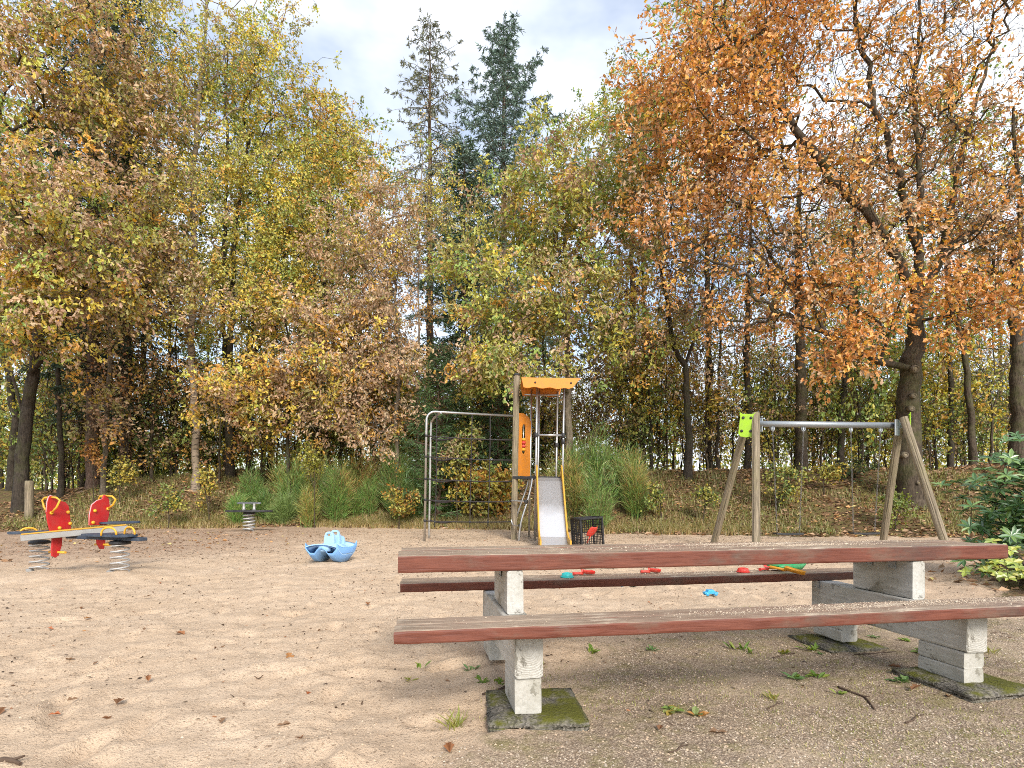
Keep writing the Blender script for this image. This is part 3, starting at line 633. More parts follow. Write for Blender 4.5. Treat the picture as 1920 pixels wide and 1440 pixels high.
for i, (bx, d, r, st, el, lb, pal, br, bare) in enumerate([
   (1402, 20, .12, [[(1402, 760, 20), (1400, 600, 20), (1410, 400, 20), (1420, 200, 20)]], [(1410, 420, 20, 80, 160, 1.6, 90)], 'straight dark trunk just left of the green swing plate', P_RUST, 'bark_dark', .4),
   (1578, 20.5, .12, [[(1576, 780, 20.5), (1590, 660, 20.5), (1600, 480, 20.5), (1610, 250, 20.5)]], [(1600, 420, 20, 80, 190, 1.6, 100)], 'leaning dark trunk seen between the two swings', [(3, GREEN), (3, YGR), (2, BROWN)], 'bark_dark', .2),
   (1613, 21.5, .07, [[(1612, 760, 21.5), (1608, 600, 21.5), (1620, 420, 21.5)]], [(1620, 520, 21.5, 60, 160, 1.4, 60)], 'thin upright stem right of the leaning dark trunk', P_UNDER, 'bark_dark', .2),
   (1782, 20.5, .10, [[(1783, 760, 20.5), (1778, 620, 20.5), (1770, 420, 20.5)]], [(1770, 380, 20.5, 80, 200, 1.8, 90)], 'straight dark stem just right of the big oak trunk', [(3, OLIVE), (3, RUST), (2, YGR)], 'bark_dark', .25),
   (1825, 18.6, .115, [[(1822, 800, 18.6), (1812, 700, 18.6), (1798, 610, 18.6), (1800, 420, 18.6)]], [(1810, 360, 18.5, 80, 170, 1.7, 90)], 'curved dark stem leaning left near the right edge', [(3, RUST), (2, BROWN), (3, YGR)], 'bark_oak', .2),
   (1908, 16.4, .20, [[(1908, 780, 16.4), (1906, 600, 16.4), (1912, 420, 16.4), (1900, 200, 16.4)]], [(1900, 330, 16, 100, 200, 1.8, 120), (1850, 470, 15.6, 70, 60, 1, 40)], 'stout trunk cut by the right picture edge above the rhododendron', P_RUST, 'bark_oak', .2),
   (1345, 20.5, .07, [[(1346, 780, 20.5), (1352, 640, 20.5), (1345, 480, 20.5)]], [(1340, 620, 20.4, 70, 110, 1.3, 60)], 'thin stem with amber leaves behind the rust brown oak', [(3, ORANGE2), (2, TAN), (2, YEL)], 'bark_dark', .2),
   (1220, 19.6, .06, [[(1222, 800, 19.6), (1214, 700, 19.6), (1225, 600, 19.6)]], [(1225, 700, 19.5, 55, 70, 1, 55)], 'slender stem with yellow leaves right of the slide tower', [(3, YGR), (3, YEL), (2, ORANGE2)], 'bark_dark', .1),
   (20, 19.5, .14, [[(30, 780, 19.5), (2, 640, 19.5), (-20, 480, 19.5)]], [(-20, 420, 19, 90, 160, 1.6, 70)], 'leaning dark trunk at the far left edge', P_LEFT, 'bark_dark', .2),
   (322, 21, .08, [[(322, 780, 21), (318, 640, 21), (325, 480, 21)]], [(320, 520, 21, 70, 110, 1.5, 60)], 'thin dark stem left of the pale birch', P_UNDER, 'bark_dark', .2),
   (466, 21.5, .09, [[(468, 760, 21.5), (472, 640, 21.5), (480, 480, 21.5)]], [(500, 560, 21.3, 70, 90, 1.5, 60)], 'thin dark stem right of the yellow tree trunk', P_YEL, 'bark_dark', .1),
   (640, 20.5, .07, [[(640, 800, 20.5), (644, 700, 20.5), (640, 600, 20.5)]], [(640, 700, 20.3, 70, 80, 1.2, 55)], 'thin stem half hidden by brown leaves above the broom', P_BROWN, 'bark_dark', .1),
 ]):
    make_tree('slim_tree', lb, bx, d, r, st, el, pal, (.105, .068), 26, br, 'kite', 40 + i, 'trees of the wood edge', bare=bare)

# --- conifers
def make_spruce(name, label, base_px, d, top_py, Rb, rad, z_low, cols, seed, droop=.35, dens=1.0, whorl=.5, lowdead=True, group='conifers in the wood', jit=.25, blade=(.26, .05), shape=.75, fine=6):
    rng = np.random.default_rng(seed); b = px(base_px, Y0, d); bz = ground_z(b.x, b.y) - .08 - Rb; base = np.array([b.x, b.y, bz]); H = px(base_px, top_py, d).z - bz
    zs = np.linspace(0, H, 40); stem = np.stack([rng.normal(0, .02, 40), rng.normal(0, .02, 40), zs], 1); stem[0] = 0
    p0 = [stem[:-1]]; p1 = [stem[1:]]; rr = Rb * (1 - zs / H) ** .8 + .008; r0 = [rr[:-1] * (1 + .25 * np.exp(-zs[:-1] / .4))]; r1 = [rr[1:] * (1 + .25 * np.exp(-zs[1:] / .4))]
    P = []; A = []; L = []; z = z_low
    while z < H - .15:
        fr = (z - z_low) / (H - z_low); bl = rad * (1 - fr) ** shape + .12; nb = rng.integers(4, 7); a0 = rng.uniform(0, 6.28)
        for k in range(nb):
            l = bl * rng.uniform(1 - jit * 1.6, 1 + jit); a = a0 + k * 6.283 / nb + rng.normal(0, .2); m = 9; t = np.linspace(0, 1, m)
            dr = droop * (1 - fr * .9) * l; upk = (.18 + .55 * fr) * l
            zz = z + upk * t - dr * 1.6 * t ** 1.5 + .25 * dr * t ** 3 + rng.normal(0, .02, m); h = l * t
            br = np.stack([np.cos(a) * h, np.sin(a) * h, zz], 1); q = .012 + .018 * l / max(rad, .1)
            p0.append(br[:-1]); p1.append(br[1:]); r0.append(q * (1.05 - t[:-1])); r1.append(q * (1.05 - t[1:]))
            n = max(3, int(l * 9 * dens)); ts = rng.uniform(.12, 1, n); c = np.stack([np.interp(ts, t, br[:, j]) for j in range(3)], 1)
            sd_ = np.where(rng.random(n) < .5, 1, -1)[:, None]; side = np.stack([-np.sin(a) * np.ones(n), np.cos(a) * np.ones(n), np.zeros(n)], 1) * sd_
            fw = np.array([np.cos(a), np.sin(a), 0]); tl = (.16 + .42 * l * .35 * (1 - ts)) * rng.uniform(.6, 1.3, n)
            dd = unit(side * .8 + fw * .65 + np.array([0, 0, -.25 - droop * 1.3 * (1 - fr)]) + rng.normal(0, .2, (n, 3)))
            p0.append(c); p1.append(c + dd * tl[:, None]); r0.append(np.full(n, .006)); r1.append(np.full(n, .003))
            w = fine
            for j in range(w):
                u = (j + .4) / w; P.append(c + dd * (tl * u)[:, None]); A.append(unit(dd * .7 + rng.normal(0, .45, (n, 3)) + np.array([0, 0, -.2 * droop]))); L.append(np.full(n, blade[0]) * rng.uniform(.5, 1.1, n))
        z += whorl * rng.uniform(.7, 1.2) * (1 - .45 * fr)
    if lowdead:
        z = 1.2
        while z < z_low:
            for k in range(3):
                a = rng.uniform(0, 6.28); l = rng.uniform(.5, 1.8); e = np.array([[np.cos(a) * l, np.sin(a) * l, z - .12 * l]]); p0.append(np.array([[0, 0, z]])); p1.append(e); r0.append(np.array([.018])); r1.append(np.array([.006]))
            z += .35
    p0 = np.concatenate(p0); p1 = np.concatenate(p1); r0 = np.concatenate(r0); r1 = np.concatenate(r1); dv = unit(p1 - p0)
    root = thing(name, label, 'tree', base, 0, group)
    link_mesh('trunk', tubes_mesh('trunk', p0, p1, dv, dv, r0, r1, np.where(r1 > .05, 10, np.where(r1 > .02, 5, 3))), MT['bark_spruce'], root)
    P = np.concatenate(P); A = np.concatenate(A); L = np.concatenate(L); n = len(P); C = np.array(cols)[rng.integers(0, len(cols), n)] * rng.uniform(.65, 1.35, (n, 1))
    tag(link_mesh('crown', leaves_mesh('crown', P, A, unit(rng.normal(0, 1, (n, 3)) + np.array([0, 0, .6])), L, np.full(n, blade[1]), C, 'kite'), MT['needle'], root), kind='stuff')
    return root
SP1 = [(.045, .075, .045), (.06, .10, .055), (.085, .125, .075)]; SP2 = [(.17, .19, .12), (.22, .23, .15), (.28, .27, .18)]
BLUE = [(.12, .185, .145), (.17, .245, .195), (.24, .32, .26)]
make_spruce('dense_spruce', 'dense blue green spruce with pointed top against the sky', 945, 26.0, 42, .24, 4.9, 6.0, BLUE, 61, .22, 1.25, .62, shape=.78, jit=.42, blade=(.22, .05), fine=11)
make_spruce('sparse_spruce', 'thin drooping spruce with see-through branches beside the dense one', 806, 27.0, 40, .22, 3.3, 9.0, SP2, 62, .55, .62, .72, shape=.5, jit=.4, blade=(.20, .042), fine=11)
make_spruce('tall_spruce', 'tall spruce with reddish brown trunk at left, branches dark and low', 173, 19.4, -420, .20, 3.0, 4.6, SP1, 63, .35, .8, .6, blade=(.26, .055))
make_spruce('shaded_spruce', 'dark shaded spruce trunk right of the reddish one', 236, 21.0, -300, .21, 3.2, 3.0, SP1, 64, .30, .8, .55, blade=(.26, .055))
make_spruce('hidden_spruce', 'dark conifer filling the gap below the dense blue spruce', 870, 24.0, 260, .16, 3.2, 1.0, [(.07, .12, .06), (.095, .15, .075), (.13, .19, .10)], 65, .3, 1.1, .5, lowdead=False, blade=(.3, .06))
make_spruce('young_pine', 'young bright green pine left of the slide tower', 823, 17.6, 640, .06, 1.25, .2, [(.05, .10, .03), (.075, .14, .045), (.10, .17, .06)], 66, .05, 1.6, .3, lowdead=False, blade=(.22, .03), jit=.35)
make_spruce('small_pine', 'small green pine behind the orange side panel', 935, 18.6, 660, .05, 1.2, .2, [(.045, .09, .03), (.07, .12, .04)], 67, .08, 1.3, .3, lowdead=False, blade=(.22, .035), jit=.35)

# ------------------------------------------------------------------ the wood behind: individual slim trees and saplings, copied from a few grown ones
def copy_tree(o, parent=None):
    c = o.copy(); col.objects.link(c); c.parent = parent
    for ch in o.children: copy_tree(ch, c)
    return c
def put(o, x, y, rz, s, sz=None, dz=-.06):
    o.location = (x, y, ground_z(x, y) + dz); o.rotation_euler = (0, 0, rz); o.scale = (s, s, s * (sz or 1.0))
BG_LABEL = 'slim tree'
protos = []
for i, (pal, bk) in enumerate([(P_YEL, 'bark_dark'), ([(3, YGR), (3, GREEN), (2, YEL)], 'bark_dark'), (P_BROWN, 'bark_oak'), ([(4, GREEN), (2, DGREEN), (2, YGR)], 'bark_dark'), ([(3, OLIVE), (3, TAN), (2, YEL)], 'bark_oak')]):
    protos.append(make_tree('background_tree', BG_LABEL, 960, 30, .11, [[(962, 800, 30), (955, 680, 30), (962, 500, 30), (958, 360, 30)]],
        [(960, 470, 30, 62, 120, 1.9, 130), (965, 640, 30, 55, 60, 1.5, 40)], pal, (.14, .10), 22, bk, 'kite', 100 + i, 'slim trees deep in the wood'))
rng = np.random.default_rng(5); spots = []
for d0, n in ((23.5, 14), (27, 16), (31.5, 19), (37, 22)):
    for k in range(n):
        X = (-1.0 + 2.0 * (k + rng.uniform(.1, .9)) / n) * d0 * .93; Y = d0 + rng.uniform(-1.6, 1.8)
        pxx = 960 + X / Y * F
        if 690 < pxx < 1010 and Y < 40: 
            if rng.random() < .55: continue
        spots.append((X, Y))
BGC = ['yellow', 'yellow green', 'tan brown', 'green', 'olive and tan']
def region(p):
    return ('behind the big left oak' if p < 260 else 'behind the pale birch' if p < 480 else 'behind the broom left of the net' if p < 780 else 'behind the slide tower' if p < 1130 else
            'between slide tower and swing' if p < 1380 else 'behind the swing' if p < 1680 else 'behind the big oak trunk at right')
for k, (X, Y) in enumerate(spots):
    pxx = 960 + X / Y * F; gap = 660 < pxx < 1140; w = k if k < len(protos) else int(rng.integers(0, 5))
    if pxx > 1150 and k >= len(protos) and rng.random() < .45: continue
    o = protos[k] if k < len(protos) else copy_tree(protos[w])
    o['label'] = 'slim background tree with %s leaves %s' % (BGC[w], region(pxx))
    put(o, X, Y, rng.uniform(0, 6.28), rng.uniform(.5, .62) if gap else rng.uniform(.8, 1.25))

def sapling_proto(i, pal, seed, h=3.0, n=80, leaf=(.105, .075), per=16):
    q = h / 30 * F
    return make_tree('sapling', SAP_LABEL, 960, 30, .022, [[(962, 905 - q * .25, 30), (955, 905 - q * .6, 30), (960, 905 - q, 30)], [(960, 890, 30), (945, 880 - q * .5, 30)], [(960, 890, 30), (978, 885 - q * .55, 30)], [(960, 893, 30), (966, 890 - q * .4, 29.6)]],
        [(960, 890 - q * .55, 30, 30, q * .5, .9, n)], pal, leaf, per, 'bark_oak', 'kite', seed, 'saplings under the trees', twigs=3, twig_len=.28, cat='sapling')
SAP_LABEL = 'leafy sapling in the thicket under the trees, one of many'
sap = [sapling_proto(0, P_UNDER, 201), sapling_proto(1, [(3, YEL), (3, YGR), (2, ORANGE2), (1, TAN)], 202), sapling_proto(2, P_BROWN, 203, 3.4), sapling_proto(3, [(4, GREEN), (3, DGREEN), (2, YGR)], 204, 2.6), sapling_proto(4, [(3, BROWN), (2, OLIVE)], 205, 3.6, 90, (.09, .06), 5)]
sps = []
for d0, n in ((20.8, 38), (22.8, 46), (25.5, 46), (29, 40)):
    for k in range(n):
        X = (-1.0 + 2.0 * (k + rng.uniform(0, 1)) / n) * d0 * .92; sps.append((X, d0 + rng.uniform(-1.2, 1.4)))
SPC = ['green and yellow', 'yellow and amber', 'tan brown', 'deep green', 'few brown']
for k, (X, Y) in enumerate(sps):
    pxx = 960 + X / Y * F; w = [.28, .22, .12, .18, .20] if pxx < 900 else [.22, .24, .14, .16, .24]
    q = k if k < len(sap) else int(rng.choice(5, p=w)); o = sap[k] if k < len(sap) else copy_tree(sap[q])
    o['label'] = 'sapling with %s leaves, %s' % (SPC[q], region(pxx))
    put(o, X, Y, rng.uniform(0, 6.28), rng.uniform(.8, 1.35), rng.uniform(.9, 1.4))
# airy young trees in front of the trunks that carry the foliage down to the ground
UND = [('bright green', [(4, GREEN), (3, YGR), (1, YEL)]), ('yellow', [(4, YEL), (3, YGR), (1, ORANGE2)]), ('tan and brown', P_BROWN), ('amber and rust', [(3, ORANGE2), (3, TAN), (2, RUST)]), ('olive green', [(3, OLIVE), (3, YGR), (1, TAN)])]
up_ = [make_tree('understory_tree', 'understory tree', 960, 30, .045, [[(962, 830, 30), (956, 760, 30), (964, 690, 30)], [(960, 840, 30), (985, 770, 30)], [(960, 850, 30), (930, 780, 30)]],
        [(960, 750, 30, 62, 78, 1.7, 110), (955, 840, 30, 55, 35, 1.4, 26)], pal, (.115, .078), 15, 'bark_oak', 'kite', 150 + i, 'young trees under the taller ones', twigs=4, twig_len=.4) for i, (nm, pal) in enumerate(UND)]
UPL = [(-10, 20.5, 4, 'at the left picture edge'), (85, 20, 0, 'behind the wooden stake'), (150, 21.5, 2, 'left of the reddish spruce trunk'), (285, 19.4, 0, 'between spruce and birch'), (330, 20.5, 1, 'just left of the birch'), (410, 19.6, 3, 'right of the birch foot'), (490, 20, 1, 'above the wide broom'), (520, 22, 0, 'deep behind the wide broom'), (590, 19.5, 2, 'above the right end of the broom'), (650, 20, 1, 'left of the climbing net'), (705, 19, 3, 'behind the left post of the net'),
       (1115, 19, 4, 'right of the tower roof'), (1165, 20.5, 3, 'right of the slide'), (1235, 21.5, 1, 'left of the forked rusty oak'), (1325, 20, 2, 'right of the forked rusty oak'), (1375, 22, 1, 'left of the swing'), (1450, 21.5, 0, 'behind the left swing'), (1540, 22, 3, 'between the swings'), (1640, 21, 0, 'left of the big oak trunk'), (1660, 23, 1, 'deep behind the big oak trunk'), (1755, 21, 0, 'right of the big oak trunk'), (1810, 22.5, 0, 'right of the oak, deeper'), (1860, 20, 1, 'near the right edge'), (1895, 22, 0, 'at the right edge behind the rhododendron')]
for k, (bx, d, q, where) in enumerate(UPL):
    o = up_[k] if k < 5 else copy_tree(up_[q]); q = k if k < 5 else q
    o['label'] = 'young understory tree with %s leaves %s' % (UND[q][0], where); b = px(bx, Y0, d); put(o, b.x, b.y, rng.uniform(0, 6.28), rng.uniform(.8, 1.15), rng.uniform(.9, 1.2))
# the far undergrowth that closes the view between the trunks
n = 60000; rg = np.random.default_rng(17); X = rg.uniform(-46, 46, n); Yf = rg.uniform(31, 46, n); top = 3.4 - 1.2 * (X > 6) + 5.0 * (fbm(X * .22, Yf * .12, 141, 3) + .25)
Z = 1.0 + np.clip(top, 1.2, 8) * rg.random(n) ** 1.25; k = fbm(X * .9 + Yf * .3, Z * 1.1, 143, 3) > -.22; P = np.stack([X, Yf, Z], 1)[k]; n = len(P)
C = palette(rg, n, [(4, YGR), (4, GREEN), (2, OLIVE), (2, YEL), (1, TAN)]) * rg.uniform(.9, 1.5, (n, 1)); sz = rg.uniform(.16, .32, n)
tag(link_mesh('far_undergrowth', leaves_mesh('far_undergrowth', P, rg.normal(0, 1, (n, 3)), unit(rg.normal(0, .7, (n, 3)) + np.array([0, -.3, .4])), sz, sz * .7, C, 'kite'), MT['leaf']), 'far yellow green undergrowth seen between the trunks', 'undergrowth', kind='stuff')

# ------------------------------------------------------------------ ground cover on the bank
def blades_mesh(name, rng, base, height, width, lean, cols, seg=3, spread=None):
    """curved tapering blades from points base (n,3)"""
    n = len(base); a = rng.uniform(0, 6.28, n); dirn = np.stack([np.cos(a), np.sin(a), np.zeros(n)], 1)
    if spread is not None: dirn = unit(dirn * .6 + spread)
    wv = np.cross(dirn, np.array([[0, 0, 1.]])); h = height * rng.uniform(.5, 1.2, n); le = lean * rng.uniform(.3, 1.2, n); V = np.zeros((n, seg * 2 + 1, 3))
    for i in range(seg):
        t = i / seg; c = base + dirn * (le * t ** 2 * h)[:, None] + np.array([0, 0, 1.]) * (h * (t - .25 * le * t * t))[:, None]; w = width * (1 - .55 * t)
        V[:, 2 * i] = c - wv * w * .5; V[:, 2 * i + 1] = c + wv * w * .5
    V[:, -1] = base + dirn * (le * h)[:, None] + np.array([0, 0, 1.]) * (h * (1 - .25 * le))[:, None]
    k = seg * 2 + 1; fl = []; sz = []
    for i in range(seg - 1): fl += [2 * i, 2 * i + 1, 2 * i + 3, 2 * i + 2]; sz.append(4)
    fl += [2 * seg - 2, 2 * seg - 1, 2 * seg]; sz.append(3)
    C = np.array(cols)[rng.integers(0, len(cols), n)] * rng.uniform(.7, 1.3, (n, 1))
    return np_mesh(name, V.reshape(-1, 3), np.tile(sz, n), (np.arange(n)[:, None] * k + np.array(fl)[None]).ravel(), np.repeat(C, k, 0))
def gz_arr(x, y): return base_height(x, y) + sand_relief(np.asarray(x), np.asarray(y))
rng = np.random.default_rng(8)
# dry straw grass along the sand edge
n = 26000; X = rng.uniform(-13, 6.5, n); E0 = np.interp(X, EX, EY); S_ = np.abs(rng.normal(0, .75, n)) - .12; keep = (fbm(X * .9, S_ * 1.2, 81, 3) > -.22) & (rng.random(n) < np.interp(X, [-13, -10, -7, 0, 5, 6.5], [.25, .6, 1, .9, .8, .1]))
X, Yg = X[keep], (E0 + S_)[keep]; base = np.stack([X, Yg, gz_arr(X, Yg) - .01], 1)
STRAW = [(.52, .38, .17), (.46, .34, .14), (.42, .34, .12), (.32, .31, .10), (.58, .45, .24)]
tag(link_mesh('dry_grass', blades_mesh('dry_grass', rng, base, .24, .011, 1.0, STRAW, 2), MT['leaf']), 'straw coloured dry grass fringing the sand', 'grass', kind='stuff')
n = 40000; X = rng.uniform(-14, 14, n); Yg = np.interp(X, EX, EY) + .2 + 5.3 * rng.random(n) ** 1.4; keep = fbm(X * .45, Yg * .45, 83, 3) > -.12 + .28 * np.clip((X - 7) / 4, 0, 1); X, Yg = X[keep], Yg[keep]
base = np.stack([X, Yg, gz_arr(X, Yg) - .01], 1)
tag(link_mesh('bank_grass', blades_mesh('bank_grass', rng, base, .24, .013, .9, [(.25, .27, .07), (.32, .31, .09), (.42, .35, .14), (.20, .25, .06), (.48, .40, .19)], 2), MT['leaf']), 'green and olive grass growing in patches on the bank', 'grass', kind='stuff')
# fallen leaves: thick on the bank, thin on the sand
def litter(name, label, n, X, Yg, sz, pal, seed, tilt=.55, templ='oak', lift=.012, ratio=.6):
    rng = np.random.default_rng(seed); n = len(X); P = np.stack([X, Yg, gz_arr(X, Yg) + rng.uniform(.3, 1.2, n) * lift], 1)
    a = rng.uniform(0, 6.28, n); A = np.stack([np.cos(a), np.sin(a), rng.normal(0, tilt * .4, n)], 1); Nn = unit(rng.normal(0, tilt, (n, 3)) + np.array([0, 0, 1.])); s = sz * rng.uniform(.6, 1.3, n)
    C = palette(rng, n, pal) * rng.uniform(.7, 1.3, (n, 1))
    return tag(link_mesh(name, leaves_mesh(name, P, A, Nn, s, s * ratio * rng.uniform(.6, 1.2, n), C, templ), MT['dead_leaf']), label, 'leaves', kind='stuff')
DEAD = [(4, (.30, .175, .095)), (3, (.42, .27, .155)), (2, (.20, .12, .07)), (1, (.48, .25, .10)), (.5, (.5, .4, .15))]
n = 30000; X = rng.uniform(-16, 15, n); Yg = np.interp(X, EX, EY) + rng.uniform(-.1, 6.5, n)
litter('leaf_litter', 'brown fallen leaves covering the bank below the trees', n, X, Yg, .12, DEAD, 91, .6, 'kite', .03)
n = 3000; X = rng.uniform(4.8, 12, n); Yg = rng.uniform(5.5, 13.5, n); k = X - (5.1 + .75 * (Yg - 6.2)) + rng.normal(0, .5, n) > 0; 
litter('side_litter', 'brown fallen leaves below the rhododendron at right', n, X[k], Yg[k], .10, DEAD, 92, .6, 'kite', .025)
# crumbs of leaf, bark and twig blown over the sand
n = 36000; X = rng.uniform(-11, 7, n); Yg = 2.2 + 13.6 * rng.random(n) ** .8; wgt = np.clip(.22 + .5 * np.clip((Yg - 7) / 7, 0, 1) + .5 * np.clip((-X - 3.5) / 5, 0, 1) * np.clip((Yg - 5) / 4, 0, 1) + .8 * fbm(X * .8, Yg * .8, 95, 3), .04, 1); k = rng.random(n) < wgt
CR = [(4, (.10, .062, .038)), (3, (.18, .105, .06)), (2, (.06, .042, .03)), (1, (.32, .15, .075))]
litter('leaf_crumbs', 'dark crumbs of dead leaf and bark scattered over the sand', n, X[k], Yg[k], .031, CR, 93, .6, 'kite', .006, .42)
n = 1500; X = rng.uniform(-10, -3, n); Yg = rng.uniform(8, 15, n); k = rng.random(n) < np.clip((-X - 4) / 5, 0, 1) * np.clip((Yg - 8) / 4, .1, 1); 
litter('sand_leaf_drift', 'brown oak leaves drifted over the sand behind the red springer', n, X[k], Yg[k], .085, DEAD, 94, .6, 'kite', .015)

# broom: thick tufts of thin green rods
def make_broom(label, bx, d, w, h, n, seed, cols):
    """a soft bush of thin rods: bent main rods, then fine upright sprigs spread through an uneven volume"""
    rng = np.random.default_rng(seed); b = px(bx, Y0, d); bz = ground_z(b.x, b.y); root = thing('broom_bush', label, 'bush', (b.x, b.y, bz), 0, 'broom bushes at the sand edge')
    m = max(5, int(w * 9)); m = int(m * 1.5); c = np.stack([rng.uniform(-w * 1.15, w * 1.15, m), rng.normal(0, .55, m)], 1); hh = h * rng.uniform(.28, 1.25, m) * (1 - .3 * np.abs(c[:, 0]) / w)
    k = rng.integers(0, m, n // 6); o = c[k] + rng.normal(0, .10, (n // 6, 2)); sp = np.stack([(o[:, 0] - c[k, 0]) * 5, (o[:, 1] - c[k, 1]) * 5, np.zeros(len(k))], 1)
    zb = gz_arr(o[:, 0] + b.x, o[:, 1] + b.y) - bz - .02
    tag(link_mesh('green_rods', blades_mesh('green_rods', rng, np.stack([o[:, 0], o[:, 1], zb], 1), hh[k], .012, .7, cols, 3, sp), MT['leaf'], root), kind='stuff')
    N3 = n * 5; q = rng.integers(0, m, N3); t = rng.random(N3) ** .75; rad = (.10 + .40 * np.sqrt(t) * hh[q] * .55) * rng.uniform(.6, 1.25, m)[q]; a = rng.uniform(0, 6.28, N3); rr = np.sqrt(rng.random(N3)) * rad
    P = np.stack([c[q, 0] + np.cos(a) * rr, c[q, 1] + np.sin(a) * rr, gz_arr(c[q, 0] + b.x, c[q, 1] + b.y) - bz + t * hh[q] * (1 - .35 * (rr / rad) ** 2) * (1 + .25 * np.sin(a * 3 + q))], 1)
    A = unit(np.stack([np.cos(a) * .45, np.sin(a) * .45, np.full(len(a), .9)], 1) + rng.normal(0, .42, (len(a), 3))); L = rng.uniform(.14, .42, len(a))
    tint = np.where(rng.random((m, 1)) < .22, np.array([[1.7, 1.05, 1.1]]), rng.uniform(.75, 1.2, (m, 1)) * np.ones((1, 3))); C = np.array(cols)[rng.integers(0, len(cols), len(a))] * rng.uniform(.7, 1.3, (len(a), 1)) * tint[q]
    tag(link_mesh('sprigs', leaves_mesh('sprigs', P, A, unit(rng.normal(0, 1, (len(a), 3)) + np.array([0, -.6, .2])), L, np.full(len(a), .012), C, 'kite'), MT['leaf'], root), kind='stuff')
BR = [(.16, .30, .07), (.21, .37, .085), (.28, .42, .10), (.12, .23, .055), (.36, .36, .12)]
make_broom('wide green broom bush left of the climbing net', 560, 18.3, 1.35, 1.75, 5200, 301, BR)
make_broom('green broom bush with straw at its foot beside the climbing net', 700, 18.1, 1.25, 1.9, 5200, 302, BR + [(.25, .2, .08)])
make_broom('green broom bush right of the slide', 1120, 16.6, 1.15, 1.75, 4600, 303, BR + [(.14, .13, .045)])
make_broom('low drooping broom tuft in front of the wide bush', 530, 17.6, .45, .9, 1500, 304, [(.20, .29, .08), (.25, .33, .11)])
make_broom('dull broom tuft behind the climbing net', 800, 18.0, .7, 1.6, 2400, 305, BR)

def leafy(label, bx, by, d, rx, ry, rd, n, pal, seed, leaf=(.085, .06), per=12, name='shrub', cat='shrub', templ='kite'):
    """a small woody plant whose crown is centred at the given place"""
    pal = [(w, tuple(x * .72 for x in c)) for w, c in pal]; rg = random.Random(seed); rq = [(rg.uniform(-.75, .75), rg.uniform(-.7, .6)) for _ in range(4)]
    return make_tree(name, label, bx, d, .018, [[(bx, by + ry * .3, d), (bx + 3, by - ry * .6, d)], [(bx, by + ry * .7, d), (bx - rx * .5, by - ry * .2, d)], [(bx, by + ry * .7, d), (bx + rx * .5, by - ry * .2, d)]],
       [(bx + rx * q0, by + ry * q1, d, rx * .55, ry * .55, rd * .7, max(6, int(n * .30))) for (q0, q1) in rq], pal, leaf, per, 'bark_oak', templ, seed, 'small shrubs and seedlings on the bank', twigs=3, twig_len=.16, cat=cat)
AMB = [(4, YEL), (3, (.48, .22, .03)), (2, YGR), (1, GREEN)]
leafy('orange and yellow shrub behind the lower climbing net', 885, 915, 16.9, 62, 48, .7, 110, AMB, 401, (.12, .085), 18, templ='oak')
leafy('green and tan oak seedling seen through the upper net', 855, 850, 16.6, 50, 45, .5, 60, P_GREENOAK, 402, (.11, .07), 16, templ='oak')
leafy('yellow leaved seedling at the foot of the broom left of the net', 748, 930, 16.6, 28, 30, .4, 45, AMB, 403)
leafy('bright yellow green sapling in front of the wide broom bush', 590, 880, 16.8, 22, 48, .35, 45, [(4, (.42, .42, .05)), (2, YGR), (1, YEL)], 404, (.075, .06))
leafy('green seedling on the bank between springer and birch', 316, 935, 16.3, 30, 24, .4, 40, P_UNDER, 405)
leafy('yellow seedling on the bank right of the birch foot', 392, 915, 17, 18, 38, .3, 36, [(4, YEL), (3, YGR), (1, ORANGE2)], 406)
leafy('yellow leaved shoot beside the tall spruce foot', 225, 885, 17.5, 30, 28, .4, 34, [(4, YEL), (3, YGR)], 407)
leafy('yellow green seedling behind the left swing seat', 1462, 915, 15.3, 34, 55, .5, 60, P_UNDER, 408)
leafy('yellow seedling behind the right swing seat', 1545, 880, 15.9, 34, 22, .4, 34, [(3, YGR), (3, YEL), (1, ORANGE2)], 409)
leafy('green seedling at the right swing leg', 1680, 950, 13.6, 20, 34, .3, 36, [(4, (.32, .36, .05)), (2, GREEN)], 410)
leafy('dark mossy bush on the bank between the swings', 1610, 900, 17.3, 60, 30, .8, 110, [(3, DGREEN), (2, (.05, .07, .02)), (1, OLIVE)], 411)
leafy('pale green seedling on the bank left of the swing', 1240, 930, 15.4, 24, 22, .3, 26, P_UNDER, 412)
leafy('low green seedling left of the left swing leg', 1318, 935, 14.8, 24, 16, .3, 24, P_UNDER, 413)
leafy('orange leaved shoot at the spruce trunk', 175, 860, 17.6, 16, 34, .3, 24, [(3, ORANGE), (2, ORANGE2)], 414)

